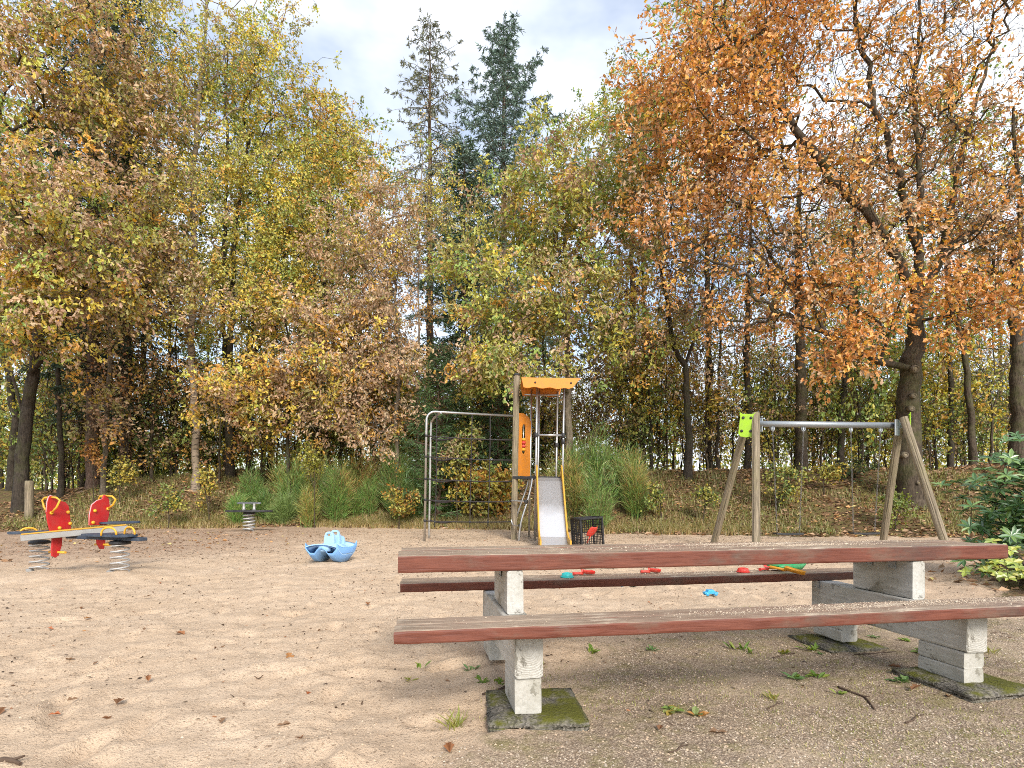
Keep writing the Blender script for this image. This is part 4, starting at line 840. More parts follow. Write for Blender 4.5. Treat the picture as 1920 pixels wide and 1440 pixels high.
# rhododendron and the pale shrub below it: every leaf in view is a leaf
def leaf_proto(name, L, W, c, fold=.12, mat='glossy_leaf'):
    tv, tf = TEMPL['lance']; me = np_mesh(name, np.array(tv) * np.array([L, W, 1.6 * W]), [len(f) for f in tf], np.concatenate([np.array(f) for f in tf]), np.tile(np.array(c), (len(tv), 1)))
    me.materials.append(MT[mat]); return me
def whorl_shrub(name, label, cx, cy, d, rx, ry, rd, nwh, per, L, W, cols, seed, tilt, base_px):
    rng = np.random.default_rng(seed); b = px(base_px, Y0, d); bz = ground_z(b.x, b.y); root = thing(name, label, 'bush', (b.x, b.y, bz)); B = np.array([b.x, b.y, bz])
    P = sample_ell(rng, [(cx, cy, d, rx, ry, rd, nwh)], .6); P[:, 2] = np.maximum(P[:, 2], bz + .12); pos, par, tips, trm = skeleton(rng, [[B + [0, 0, -.05], B + [.03, 0, .25]]], P, .4, .12, .2, .015)
    link_mesh('stems', wood_mesh('stems', pos - B, par, .03, .004, 0, None, trm), MT['bark_oak'], root)
    protos = [leaf_proto('leaf', L, W, c) for c in cols]; items = []
    for p, t in zip(P, tips):
        ax = unit((p - pos[max(par[t], 0)]) * .5 + np.array([0, -.35, .75])); u = unit(np.cross(ax, [1, .3, .2])); v = np.cross(ax, u); a0 = rng.uniform(0, 6.28)
        for k in range(per):
            a = a0 + k * 6.283 / per + rng.normal(0, .15); dr = unit(u * math.cos(a) + v * math.sin(a) + ax * rng.uniform(tilt - .25, tilt + .25)); items.append((p, dr, ax, rng.uniform(.7, 1.15), int(rng.integers(0, len(cols)))))
    items.sort(key=lambda q: q[0][1])
    for (p, dr, ax, s, ci) in items[:300]:
        o = bpy.data.objects.new('leaf', protos[ci]); col.objects.link(o); o.parent = root
        X_ = Vector(dr); Z_ = Vector(ax) - X_ * X_.dot(Vector(ax)); Z_.normalize(); Y_ = Z_.cross(X_)
        M = Matrix((X_, Y_, Z_)).transposed().to_4x4(); o.matrix_local = Matrix.Translation(Vector(p - B)) @ M @ Matrix.Diagonal((s, s, s, 1))
    rest = items[300:]
    if rest:
        P_ = np.array([q[0] for q in rest]) - B; A_ = np.array([q[1] for q in rest]); N_ = np.array([q[2] for q in rest]); s_ = np.array([q[3] for q in rest]); C_ = np.array([cols[q[4]] for q in rest])
        tag(link_mesh('foliage', leaves_mesh('foliage', P_, A_, N_, L * s_, W * s_, C_, 'lance'), MT['glossy_leaf'], root), kind='stuff')
    return root
whorl_shrub('rhododendron', 'dark green glossy rhododendron at the right picture edge', 1908, 925, 6.9, 60, 100, .5, 300, 8, .135, .044, [(.075, .165, .05), (.10, .21, .06), (.14, .25, .075), (.19, .30, .07)], 501, .15, 1935)
whorl_shrub('pale_shrub', 'yellow green low shrub under the rhododendron', 1900, 1062, 6.2, 72, 42, .4, 130, 5, .08, .05, [(.36, .43, .07), (.43, .49, .08), (.30, .38, .07), (.48, .46, .08)], 502, .2, 1915)

# ------------------------------------------------------------------ picnic table (u along its length, v away from the camera)
TH = .1747; T0 = Vector((-.4743, 2.285, 0.0))
table = thing('picnic_table', 'long red brown picnic table with fixed benches on white timber legs', 'table', T0, TH)
def part_box(name, u0, u1, v0, v1, z0, z1, mat, parent, bev=.006, endmat=None, tilt=0.0):
    """a timber whose local origin is its own centre, so grain follows the piece"""
    d = (u1 - u0, v1 - v0, z1 - z0); bm = bmesh.new(); bmesh.ops.create_cube(bm, size=1)
    for v in bm.verts: v.co = Vector((v.co.x * d[0], v.co.y * d[1], v.co.z * d[2]))
    n = max(1, int(max(d) / .25))
    bmesh.ops.bevel(bm, geom=list(bm.edges), offset=bev, segments=2, affect='EDGES', profile=.6)
    me = bpy.data.meshes.new(name); bm.to_mesh(me); bm.free()
    me.materials.append(mat)
    if endmat is not None:
        me.materials.append(endmat)
        for p in me.polygons:
            if abs(p.normal.y) > .95: p.material_index = 1
    o = bpy.data.objects.new(name, me); col.objects.link(o); o.parent = parent; o.location = ((u0 + u1) / 2, (v0 + v1) / 2, (z0 + z1) / 2); o.rotation_euler = (tilt, 0, 0); return o
def timber(name, u0, u1, v0, v1, z0, z1, mat, parent, seed, along='x', endmat=None, ch=(.004, .011), bow=.003):
    """a sawn timber: rounded, unevenly worn arrises, a slight bow, split ends; origin at its centre"""
    rg = random.Random(seed); d = [u1 - u0, v1 - v0, z1 - z0]
    L, W, H = (d[0], d[1], d[2]) if along == 'x' else (d[1], d[0], d[2]); n = max(3, int(L / .055)); V = []; Fc = []; mi = []
    cur = [rg.uniform(*ch) for _ in range(4)]; ph = rg.uniform(0, 6)
    for i in range(n + 1):
        t = i / n; x = -L / 2 + L * t; by = bow * math.sin(2.2 * t * math.pi + ph); bz = bow * .6 * math.sin(1.3 * t * math.pi + ph * 2)
        cur = [min(ch[1] * 1.4, max(ch[0] * .6, c * .7 + .3 * rg.uniform(*ch) + (rg.random() < .06) * rg.uniform(.004, .012))) for c in cur]
        e = .004 if i in (0, n) else 0
        for k, (sy, sz) in enumerate(((-1, -1), (1, -1), (1, 1), (-1, 1))):
            c = cur[k] + e; yy, zz = sy * W / 2, sz * H / 2; j1, j2 = rg.gauss(0, .0006), rg.gauss(0, .0006)
            a = (yy - sy * c, zz); b = (yy - sy * c * .28, zz - sz * c * .28); g = (yy, zz - sz * c)
            pts = (g, b, a) if (k % 2 == 0) else (a, b, g)
            for q in pts: V.append((x + rg.gauss(0, .0012) * (i in (0, n)), q[0] + by + j1, q[1] + bz + j2))
    m = 12
    for i in range(n):
        for k in range(m): Fc.append((i * m + k, (i + 1) * m + k, (i + 1) * m + (k + 1) % m, i * m + (k + 1) % m)); mi.append(0)
    Fc += [tuple(range(m)), tuple(n * m + k for k in range(m - 1, -1, -1))]; mi += [1 if endmat else 0] * 2
    if along == 'y': V = [(-y, x, z) for (x, y, z) in V]
    me = bpy.data.meshes.new(name); me.from_pydata(V, [], Fc); me.update(); bm = bmesh.new(); bm.from_mesh(me); bmesh.ops.recalc_face_normals(bm, faces=list(bm.faces)); bm.to_mesh(me); bm.free()
    me.materials.append(mat)
    if endmat: me.materials.append(endmat)
    me.polygons.foreach_set('material_index', mi)
    o = bpy.data.objects.new(name, me); col.objects.link(o); o.parent = parent; o.location = ((u0 + u1) / 2, (v0 + v1) / 2, (z0 + z1) / 2); return o
PL, WT, WE = MT['plank'], MT['white_timber'], MT['white_end_grain']
for k in range(3):                                                   # table top boards
    w = .146; v = .412 + k * (w + .0045); timber('tabletop_plank', (.004, .0, .012)[k], 3.489 - (0, .02, .008)[k], v, v + w, .629, .712 - (0, .003, .001)[k], PL, table, 10 + k)
for k in range(2):
    w = .1155; v = -.084 + k * (w + .0045); timber('bench_plank', .006 * k, 3.60 - .01 * k, v, v + w, .4145, .469 - .002 * k, PL, table, 20 + k)
for k in range(2):
    w = .1155; v = 1.127 + k * (w + .0045); timber('bench_plank', .004 * k, 3.50, v, v + w, .4145, .469 - .002 * k, PL, table, 30 + k)
for u in (.5715, 2.891):
    timber('cross_beam', u - .063, u + .063, .0825, 1.205, .2025, .412, WT, table, int(40 + u), 'y', WE, (.005, .012), .001)
    timber('table_support', u - .041, u + .041, .4165, .852, .4125, .6275, WT, table, int(50 + u), 'y', None, (.004, .010), .001)
    for (v0, v1) in ((.0975, .36), (.93, 1.19)):
        if u > 1:
            timber('foot_block', u - .060, u + .060, v0, v1, .040, .1175, WT, table, 61, 'y', None, (.004, .010), .0008); timber('foot_block', u - .060, u + .060, v0, v1, .1185, .2015, WT, table, 62, 'y', None, (.004, .010), .0008)
        else: timber('foot_block', u - .060, u + .060, v0, v1, .040, .2015, WT, table, 63, 'y', None, (.004, .010), .0008)
for u, v in ((2.846, .55), (2.846, .72), (2.824, .16), (.527, .6), (2.826, 1.15)):
    z = .60 if v > .4 and v < 1 else .385
    mb = MB(); mb.box((u - .0035, v, z), (.003, .055, .055), None, .0005)
    for a in (-.016, .016):
        for b in (-.016, .016): mb.lathe([(.004, 0), (.004, .003), (.002, .004)], (0, 0, 0), 8, Matrix.Translation((u - .005, v + a, z + b)) @ Matrix.Rotation(R(-90), 4, 'Y'))
    mb.build('bracket', MT['galvanised'], table)
def table_pt(u, v, z=0.0):
    c, s = math.cos(TH), math.sin(TH); return Vector((T0.x + u * c - v * s, T0.y + u * s + v * c, z))
def slab(label, u0, u1, v0, v1, top, rz=0.0, seed=0):
    rg = random.Random(seed); c = table_pt((u0 + u1) / 2, (v0 + v1) / 2); hx, hy = (u1 - u0) / 2, (v1 - v0) / 2; bm = bmesh.new(); bmesh.ops.create_cube(bm, size=2)
    for v in bm.verts: v.co = Vector((v.co.x * hx, v.co.y * hy, top - .09 + (v.co.z + 1) * .045))
    bmesh.ops.subdivide_edges(bm, edges=list(bm.edges), cuts=9, use_grid_fill=True)
    for v in bm.verts:
        e = max(abs(v.co.x) / hx, abs(v.co.y) / hy); v.co += Vector((rg.gauss(0, .0035), rg.gauss(0, .0035), rg.gauss(0, .002) - (.012 * max(0, e - .97) / .03 if v.co.z > top - .02 else 0)))
    mb = MB(); mb.bm(bm, None, True); tag(link_mesh('concrete_slab', mb.mesh('concrete_slab'), MT['slab']), label, 'paving slab', 'concrete slabs under the table feet')
    o = col.objects['concrete_slab'] if False else bpy.context.scene.collection.objects[-1]; o.location = (c.x, c.y, 0); o.rotation_euler = (0, 0, TH + rz); return o
slab('mossy concrete slab under the left front table foot', .41, .835, .005, .44, .044, -.10, 1)
slab('mossy concrete slab under the right front table foot', 2.72, 3.14, -.03, .42, .044, .04, 2)
slab('sunken mossy slab under the right rear table foot', 2.70, 3.12, .86, 1.28, .022, .02, 3)
# spilled sand lying on boards
def spill(name, label, n, u0, u1, v0, v1, z, seed, blobs):
    rg = np.random.default_rng(seed); P = []
    for (bu, bv, su, sv, c) in blobs: P.append(np.stack([rg.normal(bu, su, c), rg.normal(bv, sv, c)], 1))
    P.append(np.stack([rg.uniform(u0, u1, n), rg.uniform(v0, v1, n)], 1)); P = np.concatenate(P); P = P[(P[:, 0] > u0) & (P[:, 0] < u1) & (P[:, 1] > v0) & (P[:, 1] < v1)]
    c_, s_ = math.cos(TH), math.sin(TH); m = len(P); W_ = np.stack([T0.x + P[:, 0] * c_ - P[:, 1] * s_, T0.y + P[:, 0] * s_ + P[:, 1] * c_, np.full(m, z)], 1); sz = rg.uniform(.0012, .0034, m) * (1 + 1.3 * (rg.random(m) < .03))
    tv = np.array([(1, 0, 0), (-.5, .87, 0), (-.5, -.87, 0), (0, 0, .8)]); a = rg.uniform(0, 6.28, m); V = np.zeros((m, 4, 3))
    for i in range(4): V[:, i, 0] = W_[:, 0] + sz * (tv[i, 0] * np.cos(a) - tv[i, 1] * np.sin(a)); V[:, i, 1] = W_[:, 1] + sz * (tv[i, 0] * np.sin(a) + tv[i, 1] * np.cos(a)); V[:, i, 2] = W_[:, 2] + sz * tv[i, 2]
    fl = np.array([0, 1, 3, 1, 2, 3, 2, 0, 3]); C = np.array([(.58, .46, .33), (.65, .54, .41), (.45, .34, .23), (.25, .17, .11)])[rg.choice(4, m, p=[.45, .3, .18, .07])]
    tag(link_mesh(name, np_mesh(name, V.reshape(-1, 3), np.full(m * 3, 3), (np.arange(m)[:, None] * 4 + fl[None]).ravel(), np.repeat(C, 4, 0)), MT['dead_leaf']), label, 'sand', kind='stuff')
spill('spilled_sand', 'pale sand spilled on the table top', 300, .05, 3.45, .42, .85, .712, 601, [(1.9, .75, .28, .04, 1500), (2.3, .62, .25, .03, 1100), (1.2, .6, .2, .05, 250), (2.9, .78, .2, .03, 400)])
spill('bench_sand', 'sand and crumbs scattered on the near bench', 250, .05, 3.5, -.08, .145, .469, 602, [(2.0, .05, .18, .05, 900), (2.75, .08, .28, .04, 1500), (3.2, .03, .2, .05, 500), (1.5, .03, .15, .03, 300)])
spill('far_bench_sand', 'sand dusting the far bench', 250, .1, 3.4, 1.13, 1.36, .469, 603, [(1.9, 1.25, .3, .05, 600)])

# ------------------------------------------------------------------ toys
def on_bench(u, v): return table_pt(u, v, .469)
def scoop(name, label, u, v, rz, mat, L=.2, bw=.045, hang=0.0, loc=None, group=None):
    """toy spade: cupped blade and a handle"""
    p = loc or on_bench(u, v); root = thing(name, label, 'toy', p, rz, group); mb = MB(); n, mrow = 9, 8; V = []; Fc = []
    for i in range(mrow):
        t = i / (mrow - 1); w = bw * (math.sin(math.pi * min(.98, t * .62 + .22)) ** .6)
        for k in range(n):
            s = -1 + 2 * k / (n - 1); V.append((L * .42 + t * L * .58, s * w, .003 + .022 * s * s + .010 * (1 - t) ** 2))
    for i in range(mrow - 1):
        for k in range(n - 1): a = i * n + k; Fc.append((a, a + 1, a + n + 1, a + n))
    V2 = [(x, y, z + .004) for (x, y, z) in V]; m = len(V)
    Fb = [tuple(reversed(f)) for f in Fc]; Ft = [tuple(i + m for i in f) for f in Fc]; bd = [k for k in range(n)] + [i * n + n - 1 for i in range(1, mrow)] + [(mrow - 1) * n + k for k in range(n - 2, -1, -1)] + [i * n for i in range(mrow - 2, 0, -1)]
    sides_ = [(bd[i], bd[(i + 1) % len(bd)], bd[(i + 1) % len(bd)] + m, bd[i] + m) for i in range(len(bd))]
    mb.add(V + V2, Fb + Ft + sides_, True); mb.build('blade', MT[mat], root)
    MB().tube([(0, 0, .012), (L * .2, 0, .014), (L * .46, 0, .012)], [.011, .008, .011], 10).build('handle', MT[mat], root); return root
sg = thing('toy_scoop', 'green plastic toy boat scoop on the far bench', 'toy', on_bench(2.70, 1.27), TH + .1)
hull = [(-.115, .018), (-.09, .006), (0, .0), (.08, .004), (.125, .034)]
V = []; Fc = []; n = 13
for i in range(n):
    t = i / (n - 1); x = -.115 + .24 * t; zb = float(np.interp(x, [h[0] for h in hull], [h[1] for h in hull])); w = .055 * math.sin(math.pi * (.12 + .80 * t)) ** .5; zt = .040 + .012 * t
    V += [(x, -w, zt), (x, -w * .7, zb + .003), (x, 0, zb), (x, w * .7, zb + .003), (x, w, zt), (x, w * .92, zt), (x, w * .6, zb + .009), (x, 0, zb + .006), (x, -w * .6, zb + .009), (x, -w * .92, zt)]
for i in range(n - 1):
    for k in range(10): Fc.append((i * 10 + k, i * 10 + (k + 1) % 10, (i + 1) * 10 + (k + 1) % 10, (i + 1) * 10 + k))
Fc += [tuple(range(10)), tuple((n - 1) * 10 + k for k in range(9, -1, -1))]; MB().add(V, Fc, True).build('hull', MT['toy_green'], sg)
MB().tube([(-.10, 0, .036), (-.145, 0, .046), (-.18, 0, .046)], [.014, .010, .012], 10).build('handle', MT['toy_green'], sg)
so_ = scoop('toy_spade', 'orange toy spade hanging over the edge of the far bench', 2.50, 1.205, TH - .95, 'toy_orange', .22, .045); so_.rotation_euler = (0, R(9), TH - .75); so_.location.z += .026
scoop('toy_spade', 'red toy spade beside the green scoop on the far bench', 2.47, 1.27, TH + .35, 'toy_red', .19, .04)
def ring_toy(label, u, v, r, mat):
    root = thing('sand_mould', label, 'toy', on_bench(u, v), TH); MB().lathe([(r, 0), (r * 1.04, .008), (r * .9, .026), (r * .55, .03), (r * .5, .022)], (0, 0, 0), 20).build('cup', MT[mat], root); MB().lathe([(r * 1.2, .0), (r * 1.2, .006), (r * 1.02, .007)], (0, 0, 0), 20).build('rim', MT[mat], root)
ring_toy('round red sand mould on the far bench left of the spades', 2.33, 1.25, .038, 'toy_red')
ring_toy('turquoise sand mould on the far bench, left of centre', 1.06, 1.22, .036, 'toy_turquoise')
scoop('toy_rake', 'red and sandy toy spade lying on the far bench beside the turquoise mould', 1.12, 1.29, TH + .05, 'toy_red', .15, .025)
scoop('toy_spade', 'small red toy spade alone on the far bench at its middle', 1.60, 1.30, TH, 'toy_red', .14, .024)
# toy car on the sand
p = px(1332, 1121, 5.55); p.z = ground_z(p.x, p.y)
cr_ = thing('toy_car', 'small light blue toy car on the sand behind the table', 'toy', p, .1)
MB().prism([(-.068, .018), (.068, .018), (.07, .034), (.04, .038), (.025, .058), (-.03, .058), (-.042, .038), (-.07, .036)], .06, None, .006).build('body', MT['toy_blue'], cr_)
for sx in (-.042, .042):
    for sy in (-.031, .031): MB().lathe([(.016, -.006), (.018, 0), (.016, .006)], (0, 0, 0), 14, Matrix.Translation((sx, sy, .018)) @ Matrix.Rotation(R(90), 4, 'X')).build('wheel', MT['toy_blue'], cr_)
p = px(1165, 1101, 6.2); p.z = ground_z(p.x, p.y); scoop('toy_spade', 'blue toy spade lying on the sand seen below the far bench', 0, 0, .2, 'toy_blue', .2, .045, 0, p)

# ------------------------------------------------------------------ blue rocking toy
p = px(622, 1054, 8.4); p.z = ground_z(p.x, p.y) + .0
rk = thing('rocking_toy', 'light blue plastic rocking toy with two upright grips on the sand', 'rocker', p, R(-14)); rk.scale = (.95, .62, 1.12)
def rocker_hull():
    """long rocker: cross-section an inverted U flaring to two runners, ends curving up; x across, y along"""
    V = []; Fc = []; n = 25; cs = [(-.30, .20), (-.295, .10), (-.22, .015), (-.13, .015), (-.075, .09), (0, .13), (.075, .09), (.13, .015), (.22, .015), (.295, .10), (.30, .20)]
    m = len(cs)
    for i in range(n):
        t = -1 + 2 * i / (n - 1); y = .46 * t; lift = .13 * t * t * abs(t) ** .5; w = 1 - .10 * t * t
        for (x, z) in cs: V.append((x * w, y, z * (1 - .30 * t * t) + lift + .0))
    o = len(V)
    for i in range(n):
        t = -1 + 2 * i / (n - 1); y = .46 * t * .985; lift = .13 * t * t * abs(t) ** .5; w = 1 - .10 * t * t
        for (x, z) in cs: V.append((x * w * .965, y, (z + .014) * (1 - .30 * t * t) + lift))
    for i in range(n - 1):
        for k in range(m - 1): a = i * m + k; Fc.append((a, a + m, a + m + 1, a + 1)); Fc.append((o + a, o + a + 1, o + a + m + 1, o + a + m))
    for i in range(n - 1):
        for k in (0, m - 1): a = i * m + k; Fc.append((a, a + m, o + a + m, o + a))
    for k in range(m - 1):
        for i in (0, n - 1): a = i * m + k; Fc.append((a, a + 1, o + a + 1, o + a))
    return V, Fc
V, Fc = rocker_hull(); MB().add(V, Fc, True).build('hull', MT['blue_shell'], rk)
# top deck: a saddle-backed tub between the runners, arched over the middle
V = []; Fc = []; n = 21; m = 11
for i in range(n):
    t = -1 + 2 * i / (n - 1); y = .44 * t; hgt = .20 + .05 * math.cos(math.pi * t) + .10 * t * t
    for k in range(m):
        s = -1 + 2 * k / (m - 1); V.append((s * (.30 - .03 * t * t), y, hgt - .10 * abs(s) ** 3 * (1 - t * t) - .035 * abs(s) ** 2 + .02))
o = len(V); V += [(x, y, z - .014) for (x, y, z) in V]
for i in range(n - 1):
    for k in range(m - 1): a = i * m + k; Fc.append((a, a + 1, a + m + 1, a + m)); Fc.append((o + a, o + a + m, o + a + m + 1, o + a + 1))
for i in range(n - 1):
    for k in (0, m - 1): a = i * m + k; Fc.append((a, a + m, o + a + m, o + a))
for k in range(m - 1):
    for i in (0, n - 1): a = i * m + k; Fc.append((a, a + 1, o + a + 1, o + a))
MB().add(V, Fc, True).build('deck', MT['blue_plastic'], rk)
def grip(y, h, w, rk, hole=True):
    n = 20; out = []; inn = []
    for k in range(n):
        a = 2 * math.pi * k / n; ca, sa = math.cos(a), math.sin(a); ss = lambda v, e: math.copysign(abs(v) ** e, v)
        out.append((w * ss(ca, .55) * (1.0 + (-.22 * sa)), .20 + h / 2 + (h / 2) * ss(sa, .55)))
        inn.append((w * .55 * ss(ca, .6), .20 + h * .80 + h * .085 * ss(sa, .7)))
    M = Matrix.Translation((0, y, 0)) @ Matrix.Rotation(R(-6), 4, 'X'); MB().prism(out, .055, M, 0, inn if hole else None).build('grip_panel' if hole else 'seat_back', MT['blue_plastic'], rk)
grip(-.12, .215, .088, rk); grip(.12, .23, .085, rk); grip(.30, .15, .10, rk, False)
MB().lathe([(.105, .17), (.102, .235), (.085, .258), (.04, .266)], (0, 0, 0), 18, Matrix.Translation((0, -.30, 0))).build('seat', MT['blue_plastic'], rk)
MB().lathe([(.105, .17), (.102, .225), (.085, .245), (.04, .252)], (0, 0, 0), 18, Matrix.Translation((0, .0, 0))).build('seat', MT['blue_plastic'], rk)

# ------------------------------------------------------------------ spring seesaw with two red animal panels
def coil(c, r, h, turns, wire, n=14):
    P = []; m = int(turns * n)
    for i in range(m + 1):
        a = 2 * math.pi * i / n; P.append((c[0] + r * math.cos(a), c[1] + r * math.sin(a), c[2] + h * i / m))
    return P
ps = px(150, 1078, 7.1); ss_ = thing('spring_seesaw', 'spring seesaw with two red animal panels and yellow handles', 'springer', (ps.x, ps.y, 0))
def L7(x, y, d=7.1): q = px(x, y, d); return Vector((q.x - ps.x, q.y - ps.y, q.z))
for (bx, dd) in ((74, 7.25), (225, 6.95)):
    q = L7(bx, 929, dd); z0 = ground_z(q.x + ps.x, q.y + ps.y) - .0
    sp = MB().tube(coil((q.x, q.y, z0 - .03), .098, .43, 6.2, .013), .0105, 8).build('spring', MT['pale_steel'], ss_)
    MB().lathe([(.115, 0), (.115, .03), (.09, .045), (.05, .05)], (q.x, q.y, z0 + .385), 20).build('spring_cap', MT['black_plastic'], sp)
    MB().box((q.x - .08, q.y - .05, z0 + .02), (.075, .06, .10), None, .01).build('spring_clamp', MT['aluminium'], sp)
# main board from near left to far right, aluminium sides and a yellow top
A_, B_ = L7(38, 1009, 6.85), L7(238, 987, 7.55); dv_ = (B_ - A_); ang = math.atan2(dv_.y, dv_.x); zb = .5; Ln = dv_.xy.length
M = Matrix.Translation(((A_.x + B_.x) / 2, (A_.y + B_.y) / 2, .525)) @ Matrix.Rotation(ang, 4, 'Z') @ Matrix.Rotation(-.075, 4, 'Y')
bd_ = MB().box((0, 0, 0), (Ln, .145, .075), M, .005).build('main_board', MT['aluminium'], ss_); MB().box((0, 0, .046), (Ln * .985, .152, .016), M, .004).build('board_top', MT['yellow_panel'], bd_)
# cross board under the right hand seats
C_, D_ = L7(132, 1003, 7.3), L7(268, 1001, 6.85); dv2 = D_ - C_; a2 = math.atan2(dv2.y, dv2.x); M2 = Matrix.Translation(((C_.x + D_.x) / 2, (C_.y + D_.y) / 2, .475)) @ Matrix.Rotation(a2, 4, 'Z')
def seat_plate(c, a, l, w, z, name='seat'):
    P = []
    for k in range(28):
        q = 2 * math.pi * k / 28; ca, sa = math.cos(q), math.sin(q); P.append((l / 2 * math.copysign(abs(ca) ** .6, ca), w / 2 * math.copysign(abs(sa) ** .75, sa) * (1 + .12 * math.cos(2 * q))))
    return MB().prism(P, .028, Matrix.Translation((c.x, c.y, z)) @ Matrix.Rotation(a, 4, 'Z') @ Matrix.Rotation(R(90), 4, 'X'), .006).build(name, MT['navy_rubber'], ss_)
def loop_handle(P, r=.0115, name='handle'): return MB().tube(P, r, 8).build(name, MT['yellow_plastic'], ss_)
seat_plate(L7(60, 929, 6.98), ang + .1, .46, .26, .545); seat_plate(L7(225, 929, 7.6), ang, .46, .28, .637); seat_plate(L7(205, 929, 6.95), a2, .80, .30, .512)
MB().box((0, 0, -.006), (dv2.xy.length, .12, .04), M2, .004).build('cross_board', MT['navy_rubber'], ss_)
def arc(c, a, w, h, n=12): return [Vector((c.x + math.cos(a) * w * .5 * -math.cos(math.pi * i / n), c.y + math.sin(a) * w * .5 * -math.cos(math.pi * i / n), c.z + h * math.sin(math.pi * i / n) ** .7)) for i in range(n + 1)]
for (x, y, d, a, w, h) in ((54, 995, 7.15, ang, .17, .075), (204, 1000, 6.8, a2 + .3, .19, .10), (243, 996, 6.9, a2, .18, .10)):
    c = L7(x, 929, d); c.z = .515; loop_handle(arc(c, a, w, h))
def red_panel(pts, low, d, rz, knobs, hand, pegs, name='animal_panel'):
    c = L7((pts[0][0]) / 4.0, 929, d)
    def q(x, y): w = px(x / 4.0, 880 + y / 4.0, d); return ((w.x - ps.x - c.x) / (math.cos(rz) - (c.x + ps.x) / d * math.sin(rz)), w.z)
    M = Matrix.Translation((c.x, c.y, 0)) @ Matrix.Rotation(rz, 4, 'Z')
    pn = MB().prism([q(*t) for t in pts], .026, M, .005).build(name, MT['red_panel'], ss_)
    MB().prism([q(*t) for t in low], .026, M, .005).build('leg_panel', MT['red_panel'], ss_)
    rim = [q(*t) for t in pts[:5]]; MB().tube([M @ Vector((a, -.004, b)) for a, b in rim], .006, 6).build('pale_rim', MT['pink_edge'], pn)
    for (x, y) in knobs:
        a, b = q(x, y); MB().lathe([(.022, 0), (.022, .012), (.014, .022), (.004, .025)], (0, 0, 0), 12, M @ Matrix.Translation((a, -.013, b)) @ Matrix.Rotation(R(90), 4, 'X')).build('knob', MT['yellow_plastic'], pn)
    a0, b0 = q(*hand[0]); 
    for s in (-1, 1):
        P = []
        for (x, y, o) in hand[1]:
            a, b = q(x, y); P.append(M @ Vector((a, s * o, b)))
        MB().tube(P, .012, 8).build('handle', MT['yellow_plastic'], ss_)
    a, b = q(*pegs); MB().tube([M @ Vector((a, -.13, b)), M @ Vector((a, .13, b))], .015, 10).build('foot_peg', MT['yellow_plastic'], ss_)
red_panel([(345, 320), (350, 245), (362, 205), (378, 196), (402, 206), (432, 236), (490, 246), (518, 280), (529, 360), (537, 470), (375, 470), (356, 390)],
          [(392, 505), (468, 500), (462, 580), (438, 655), (415, 670), (388, 655), (384, 620)], 7.0, ang + R(36), [(378, 328), (508, 326), (524, 415), (440, 445)], ((385, 0), [(380, 210, .0), (380, 212, .09), (384, 232, .14), (378, 285, .10), (374, 330, .02)]), (432, 630))
red_panel([(665, 420), (668, 340), (684, 268), (722, 236), (768, 222), (782, 192), (800, 196), (818, 225), (826, 290), (814, 370), (800, 425)],
          [(722, 505), (788, 505), (790, 560), (778, 608), (752, 606), (728, 565)], 7.3, ang + R(36), [(704, 312), (806, 300), (690, 400)], ((800, 0), [(795, 198, .0), (800, 202, .10), (808, 226, .14), (806, 270, .10), (804, 300, .02)]), (775, 574))

# second springer: a plate on one spring with a two-post grip bar
p2 = px(467, 997, 15.4); z2 = ground_z(p2.x, p2.y) - .03; s2 = thing('spring_rider', 'low dark springer with grip bar at the back edge of the sand', 'springer', (p2.x, p2.y, z2))
sp2 = MB().tube(coil((0, 0, -.03), .145, .56, 6.2, .02), .019, 8).build('spring', MT['pale_steel'], s2); MB().lathe([(.15, 0), (.15, .04), (.10, .06)], (0, 0, .52), 18).build('spring_cap', MT['black_plastic'], sp2)
P = []
for k in range(32):
    q = 2 * math.pi * k / 32; P.append(((.64 - .12 * math.cos(2 * q) * 0) * math.copysign(abs(math.cos(q)) ** .8, math.cos(q)), .30 * math.sin(q) * (1 - .25 * math.cos(q) ** 2)))
MB().prism(P, .05, Matrix.Translation((0, 0, .60)) @ Matrix.Rotation(R(90), 4, 'X'), .012).build('seat_plate', MT['black_plastic'], s2)
for sx in (-.14, .14): MB().lathe([(.05, .625), (.035, .68), (.03, .78), (.04, .80)], (sx, 0, 0), 14).build('grip_post', MT['pale_steel'], s2)
MB().tube([(-.32, 0, .815), (-.1, 0, .81), (.1, 0, .81), (.32, 0, .815)], .022, 10).build('grip_bar', MT['galvanised'], s2); MB().box((0, 0, .84), (.5, .12, .016), None, .005).build('grip_plate', MT['galvanised'], s2)

# wooden stake at far left
p3 = px(55, 950, 16.3); zz = ground_z(p3.x, p3.y); st = thing('wooden_stake', 'pale wooden stake standing at the wood edge, far left', 'post', (p3.x, p3.y, zz))
MB().lathe([(.115, -.2), (.11, .3), (.105, 1.0), (.10, 1.13), (.08, 1.15)], (0, 0, 0), 18).build('shaft', MT['grey_timber'], st)

# ------------------------------------------------------------------ slide tower with climbing net
tx, ty = .04, 12.7; tower = thing('slide_tower', 'orange play tower with steel slide, roof panels and climbing net', 'slide', (tx, ty, 0)); tower.rotation_euler = (0, R(1.0), 0)
def TL(x, y, d): q = px(x, y, d); return Vector((q.x - tx - (q.z) * math.tan(R(1.0)), q.y - ty, q.z))       # local place for a pixel, undoing the lean
def TG(x, y): return TL(720 + x / 4.0, 680 + y / 4.0, 12.7)
gp = ground_z(tx, ty)
